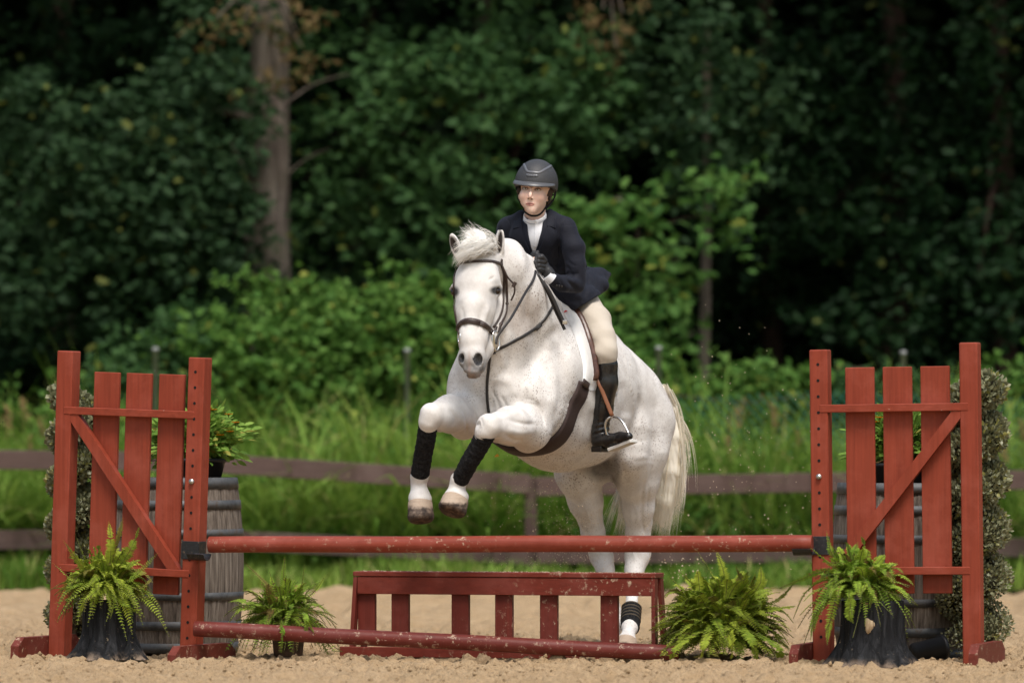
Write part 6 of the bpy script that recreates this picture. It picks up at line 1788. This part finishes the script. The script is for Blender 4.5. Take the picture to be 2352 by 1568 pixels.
# sleeves
j.chain([(1297, 526, .075, 26), (1317, 570, .045, 26), (1323, 615, .03, 23), (1323, 648, .02, 21)], .018)
j.chain([(1323, 652, .02, 21), (1292, 651, -.07, 18.5), (1266, 640, -.13, 15.5)], .012)
j.chain([(1168, 526, .23, 25), (1156, 565, .23, 23), (1156, 602, .21, 21)], .03); j.chain([(1156, 602, .21, 21), (1188, 602, .08, 17), (1210, 602, .0, 15)], .02)
j.plane(P(1263, 637, -.13), (-.82, -.35, .25), .003, (tuple(P(1240, 668, -.25)), tuple(P(1272, 612, -.06))))
# opening of the lapels
j.cone(P(1229, 478, -.02), P(1226, 586, .06), px(29), px(2), .004, Vector((0, 1, 0)), 3.0, 'sub')
# cloth folds
def folds(X, Y, Z):
    u = X * 18 + Z * 34; return .0016 * np.sin(u * 2.3 + np.sin(X * 30 + Y * 14) * 1.6) * np.exp(-((X - .32) / .16) ** 2)
j.disp(folds, (.1, -.3, 1.68), (.6, .6, 2.15))
j.disp(lambda X, Y, Z: 0.0022 * np.sin((Z * 70 + X * 60) + np.sin(Y * 20) * 1.5) * np.exp(-(((X - .315) / .07) ** 2 + ((Z - 1.87) / .07) ** 2)), (.15, -.35, 1.75), (.42, .3, 2.0))
JV, JQ = j.mesh(); JV = relax(JV, JQ, 1); JT = bvh(JV, JQ)
JV = sculpt(JV, JQ, JT, [([(1300, 500), (1286, 530), (1284, 570), (1290, 600)], 3, -6), ([(1288, 545), (1286, 590), (1284, 622)], 4, -7), ([(1296, 590), (1312, 606), (1326, 610)], 4, -3), ([(1300, 622), (1316, 630), (1332, 626)], 3.5, -4), ([(1296, 605), (1310, 622), (1318, 642)], 3.5, -4),
    ([(1276, 600), (1300, 628), (1330, 640)], 5, -7), ([(1270, 560), (1280, 600), (1276, 640)], 6, -6), ([(1300, 640), (1318, 660), (1322, 674)], 4, -6), ([(1285, 640), (1292, 655), (1292, 670)], 4, -4),
    ([(1347, 600), (1352, 640), (1340, 690)], 5, -7), ([(1362, 612), (1374, 640), (1368, 672)], 5, -6), ([(1280, 680), (1310, 690), (1340, 690)], 6, -5), ([(1250, 590), (1262, 605), (1280, 610)], 4, -5), ([(1145, 515), (1152, 540), (1150, 570)], 4, -5),
    ([(1165, 500), (1172, 515), (1170, 535)], 3, -4), ([(1262, 640), (1300, 690), (1330, 705)], 4, 3), ([(1256, 600), (1266, 585), (1278, 560)], 4, 3)])
JT = bvh(JV, JQ); jo = fast_mesh('jacket', JV, JQ, M['navy'], rd)
def quilt(name, tree, A, B, off, th, mat, parent, nu=14, nv=6, near=None):
    """cloth panel between two edges given in photo positions, lying on a surface"""
    a = spline([Vector((x, y, 0)) for x, y in A], 8); c = spline([Vector((x, y, 0)) for x, y in B], 8)
    rows = []
    for i in range(nu + 1):
        pa = a[int(i / nu * (len(a) - 1))]; pb = c[int(i / nu * (len(c) - 1))]
        rows.append([seen(tree, *(pa.lerp(pb, k / nv))[:2], off, near) for k in range(nv + 1)])
    top = [p + n * th for r_ in rows for p, n in r_]; bot = [p - n * .002 for r_ in rows for p, n in r_]; m = nv + 1; N = len(top); F = []
    for i in range(nu):
        for k in range(nv): q = [i * m + k, i * m + k + 1, (i + 1) * m + k + 1, (i + 1) * m + k]; F.append(q); F.append([x + N for x in q[::-1]])
    for i in range(nu): F.append([i * m, (i + 1) * m, N + (i + 1) * m, N + i * m]); F.append([i * m + nv, N + i * m + nv, N + (i + 1) * m + nv, (i + 1) * m + nv])
    for k in range(nv): F.append([k, N + k, N + k + 1, k + 1]); F.append([nu * m + k, nu * m + k + 1, N + nu * m + k + 1, N + nu * m + k])
    mb = MB(); mb.add(top + bot, F, False); o = mb.build(name, mat, parent); return o
quilt('lapel', JT, [(1258, 520), (1252, 540), (1243, 562), (1231, 584)], [(1279, 530), (1280, 546), (1264, 568), (1244, 592)], .001, .005, M['navy'], jo)
quilt('collar', JT, [(1260, 482), (1258, 500), (1256, 520)], [(1268, 484), (1276, 504), (1277, 524)], .001, .006, M['navy'], jo)
quilt('lapel', JT, [(1199, 522), (1203, 540), (1211, 562), (1222, 584)], [(1178, 530), (1180, 545), (1196, 562), (1217, 588)], .001, .005, M['navy'], jo)
quilt('collar', JT, [(1199, 486), (1199, 504), (1200, 522)], [(1190, 490), (1183, 508), (1180, 526)], .001, .006, M['navy'], jo)
M['button'] = new_mat('black_button', (.02, .02, .022), .3, .5)
for a, c_ in ((1278, 655), (1284, 656), (1290, 657)):
    p, n = seen(JT, a, c_, .001); mb = MB(); mb.lathe(Matrix.Translation(p) @ n.to_track_quat('Z', 'Y').to_matrix().to_4x4(), [(.0001, .004), (.005, .004), (.006, .001), (.006, 0)], 12); mb.build('cuff_button', M['button'], jo)
# white cuff
mb = MB(); mb.tube([P(1268, 642, -.135), P(1262, 637, -.14), P(1257, 632, -.143)], [px(14.5), px(14.2), px(13.5)], 20); mb.build('cuff', M['shirt'], so)

# breeches and boots
M['breeches'] = new_mat('cream_breeches', (.55, .49, .41), .7, .25)
t = NT(M['breeches']); g = t.noise(180, 3, .6); g2 = t.noise(5, 3); t.bump(t.math('ADD', g, t.math('MULTIPLY', g2, 2.0)), .002, .5)
M['knee_patch'] = new_mat('tan_knee_patch', (.33, .24, .17), .8, .2)
M['boot'] = new_mat('black_boot_leather', (.011, .010, .010), .24, .6)
t = NT(M['boot']); g = t.noise(9, 4, .6); t.bump(g, .012, .5); t.rough(t.ramp(g, [(.3, .2), (.7, .38)]))
br2 = Field((-.75, -.15, 1.35), (.70, 1.15, 2.0), .0048, band=.05)
for fn in (lambda p: Vector(p), mirror):
    q = [(P(1327, 690, .42), px(44)), (P(1365, 738, .26), px(37)), (P(1384, 775, .17), px(28.5)), (P(1391, 808, .13), px(25.5)), (P(1392, 845, .145), px(22))]
    for (a, ra), (c, rb) in zip(q[:-1], q[1:]): br2.cone(fn(a), fn(c), ra, rb, .03)
br2.cone(P(1310, 675, .42), P(1325, 690, .62), px(48), px(48), .05)
br2.disp(lambda X, Y, Z: .0012 * np.sin(Z * 90 + X * 40 + np.sin(Y * 25) * 2), (-.7, -.1, 1.4), (.7, 1.1, 1.95))
V, Q = br2.mesh(); V = relax(V, Q, 1); BRT = bvh(V, Q); bro = fast_mesh('breeches', V, Q, M['breeches'], rd)
def tall_boot(fn):
    pts = [fn(P(*q)) for q in ((1393, 838, .145), (1392, 880, .150), (1385, 940, .165), (1379, 985, .175), (1378, 1012, .175))]; lo = np.min([list(p) for p in pts], 0) - .16; hi = np.max([list(p) for p in pts], 0) + .2
    lo[1] -= .25; hi[1] += .1
    g = Field(lo, hi, .0036, band=.04); rr = [26.5, 26.5, 22.5, 18.5, 19]
    for (a, c, ra, rb) in zip(pts[:-1], pts[1:], rr[:-1], rr[1:]): g.cone(a, c, px(ra), px(rb), .02)
    ft = [(fn(P(1379, 1014, .175)), 19), (fn(P(1400, 1012, .12)), 17.5), (fn(P(1426, 1006, .05)), 14.5), (fn(P(1444, 1002, .0)), 9.5)]
    for (a, ra), (c, rb) in zip(ft[:-1], ft[1:]): g.cone(a, c, px(ra), px(rb), .015)
    # top rim, flat sole
    top = fn(P(1393, 822, .145)); g.plane(top, (pts[0] - pts[1]).normalized() + Vector((-.12, 0, .0)), .003, (tuple(top - Vector((.12, .12, .05))), tuple(top + Vector((.12, .12, .12)))))
    g.plane(fn(P(1375, 1033, .18)), Vector((0, 0, -1)) + (fn(P(1444, 1000, 0)) - fn(P(1375, 1000, .18))).normalized() * -.22, .004)
    wr = fn(P(1379, 985, .175))
    g.disp(lambda X, Y, Z: .0022 * np.sin((Z - wr.z) * 230 + np.sin(X * 50) * 1.2) * np.exp(-((Z - wr.z) / .045) ** 2), tuple(wr - Vector((.1, .1, .1))), tuple(wr + Vector((.1, .1, .1))))
    V, Q = g.mesh(); V = relax(V, Q, 1); o = fast_mesh('tall_boot', V, Q, M['boot'], rd)
    mb = MB(); hs = [fn(P(1366, 1026, .19)), fn(P(1398, 1026, .12))]; a, c = hs; d = (c - a); d.z = 0; L_ = d.length; d.normalize(); s_ = Vector((-d.y, d.x, 0))
    T = Matrix(((d.x, s_.x, 0, a.x), (d.y, s_.y, 0, a.y), (0, 0, 1, a.z), (0, 0, 0, 1))); mb.box(T, (0, -.030, -.026), (L_ * .75, .030, .004), .004); mb.build('heel', M['boot'], o)
    return o
tall_boot(lambda p: Vector(p)); tall_boot(mirror)

# gloves: palm, four bent fingers of different length and a thumb, closed on the rein
M['glove'] = new_mat('black_glove_leather', (.022, .022, .024), .5, .4)
t = NT(M['glove']); g = t.noise(140, 3, .6); t.bump(g, .002)
def glove(c, Y0, sc, mir=1):
    X0, Z0 = c; K = lambda a, b_, Y: P(X0 + a * sc * mir, Z0 + b_ * sc, Y0 + Y)
    g = Field(np.array(P(X0 - 42, Z0 + 48, Y0 - .14)), np.array(P(X0 + 42, Z0 - 40, Y0 + .12)), .0022, band=.03)
    R = lambda r_: px(r_ * sc)
    g.cone(K(2, -6, .0), K(9, 10, .0), R(13), R(12.5), .01); g.cone(K(-2, 4, -.01), K(6, 12, .0), R(11), R(11), .01)
    for (y, ln, r_) in ((-14, 15, 6.4), (-4.5, 17, 6.8), (5.5, 16, 6.4), (14.5, 13, 5.6)):
        k0, k1, k2, k3 = K(4, y, -.028), K(4 - ln * .62, y - 1.5, -.045), K(4 - ln, y + 1, -.018), K(4 - ln * .55, y + 1.5, .006)
        g.cone(k0, k1, R(r_), R(r_ * .95), .004); g.cone(k1, k2, R(r_ * .95), R(r_ * .88), .004); g.cone(k2, k3, R(r_ * .88), R(r_ * .8), .004)
    g.cone(K(9, -8, -.02), K(2, -18, -.035), R(7), R(6.2), .006); g.cone(K(2, -18, -.035), K(-8, -21, -.03), R(6.2), R(5.2), .004)
    g.cone(K(9, 10, .0), K(17, 21, .0), R(12), R(12.5), .01); g.cone(K(16, 19, .0), K(20, 25, .0), R(14.5), R(15), .004)
    V, Q = g.mesh(); return fast_mesh('glove', V, Q, M['glove'], rd)
glove((1243, 606), -.135, .93, 1)
glove((1228, 597), -.045, .85, -1)
# ------------------------------------------------------------------ sand thrown up by the take-off, and one falling leaf
r = np.random.default_rng(77)
pts = []; rad = []
for (cx, cy, sx, sy, n, s0, s1) in ((1290, 1190, 75, 90, 420, .0010, .0030), (1330, 1215, 35, 55, 240, .0009, .0024), (1250, 1110, 60, 60, 110, .0012, .0034), (1720, 1180, 130, 110, 170, .0012, .0042), (1640, 1000, 130, 130, 70, .0010, .0036),
                            (1330, 1280, 90, 22, 220, .001, .0026), (1560, 1310, 50, 30, 60, .0015, .0055), (1700, 860, 120, 90, 26, .0012, .0040), (1180, 1060, 50, 60, 50, .0012, .003), (1250, 1290, 120, 25, 90, .001, .0024), (1500, 1370, 140, 40, 40, .001, .003)):
    X = r.normal(cx, sx, n); Z = r.normal(cy, sy, n); Yd = r.uniform(.1, 1.5, n)
    for a, b, c in zip(X, Z, Yd):
        p = P(a, b, c)
        if p.z > .02: pts.append(tuple(p)); rad.append(r.uniform(s0, s1) * (1.6 if r.random() < .06 else 1))
M['flysand'] = new_mat('flying_sand', (.62, .50, .36), .9, .1)
blobs('flying_sand', np.array(pts), np.array(rad), M['flysand'], 3, 'grains of sand thrown into the air behind the pole', None, 'stuff')
# fine grit lying on the top of the gate and pole
pts = []; rad = []
for i in range(420):
    q = G @ Vector((r.uniform(0, 1.55), r.uniform(.003, .172), .4245)); pts.append(tuple(q)); rad.append(r.uniform(.0012, .0034))
blobs('grit', np.array(pts), np.array(rad), M['flysand'], 4, 'grains of sand lying on top of the low gate', None, 'stuff')
e = leaves('falling_leaf', np.array([tuple(P(1137, 1046, .3))]), .03, leaf_mat('yellow_leaf', (.75, .38, .04), (.8, .42, .05)), 'round', None, 3)
tag(e, 'small orange yellow leaf falling below the horse chest', 'leaf')
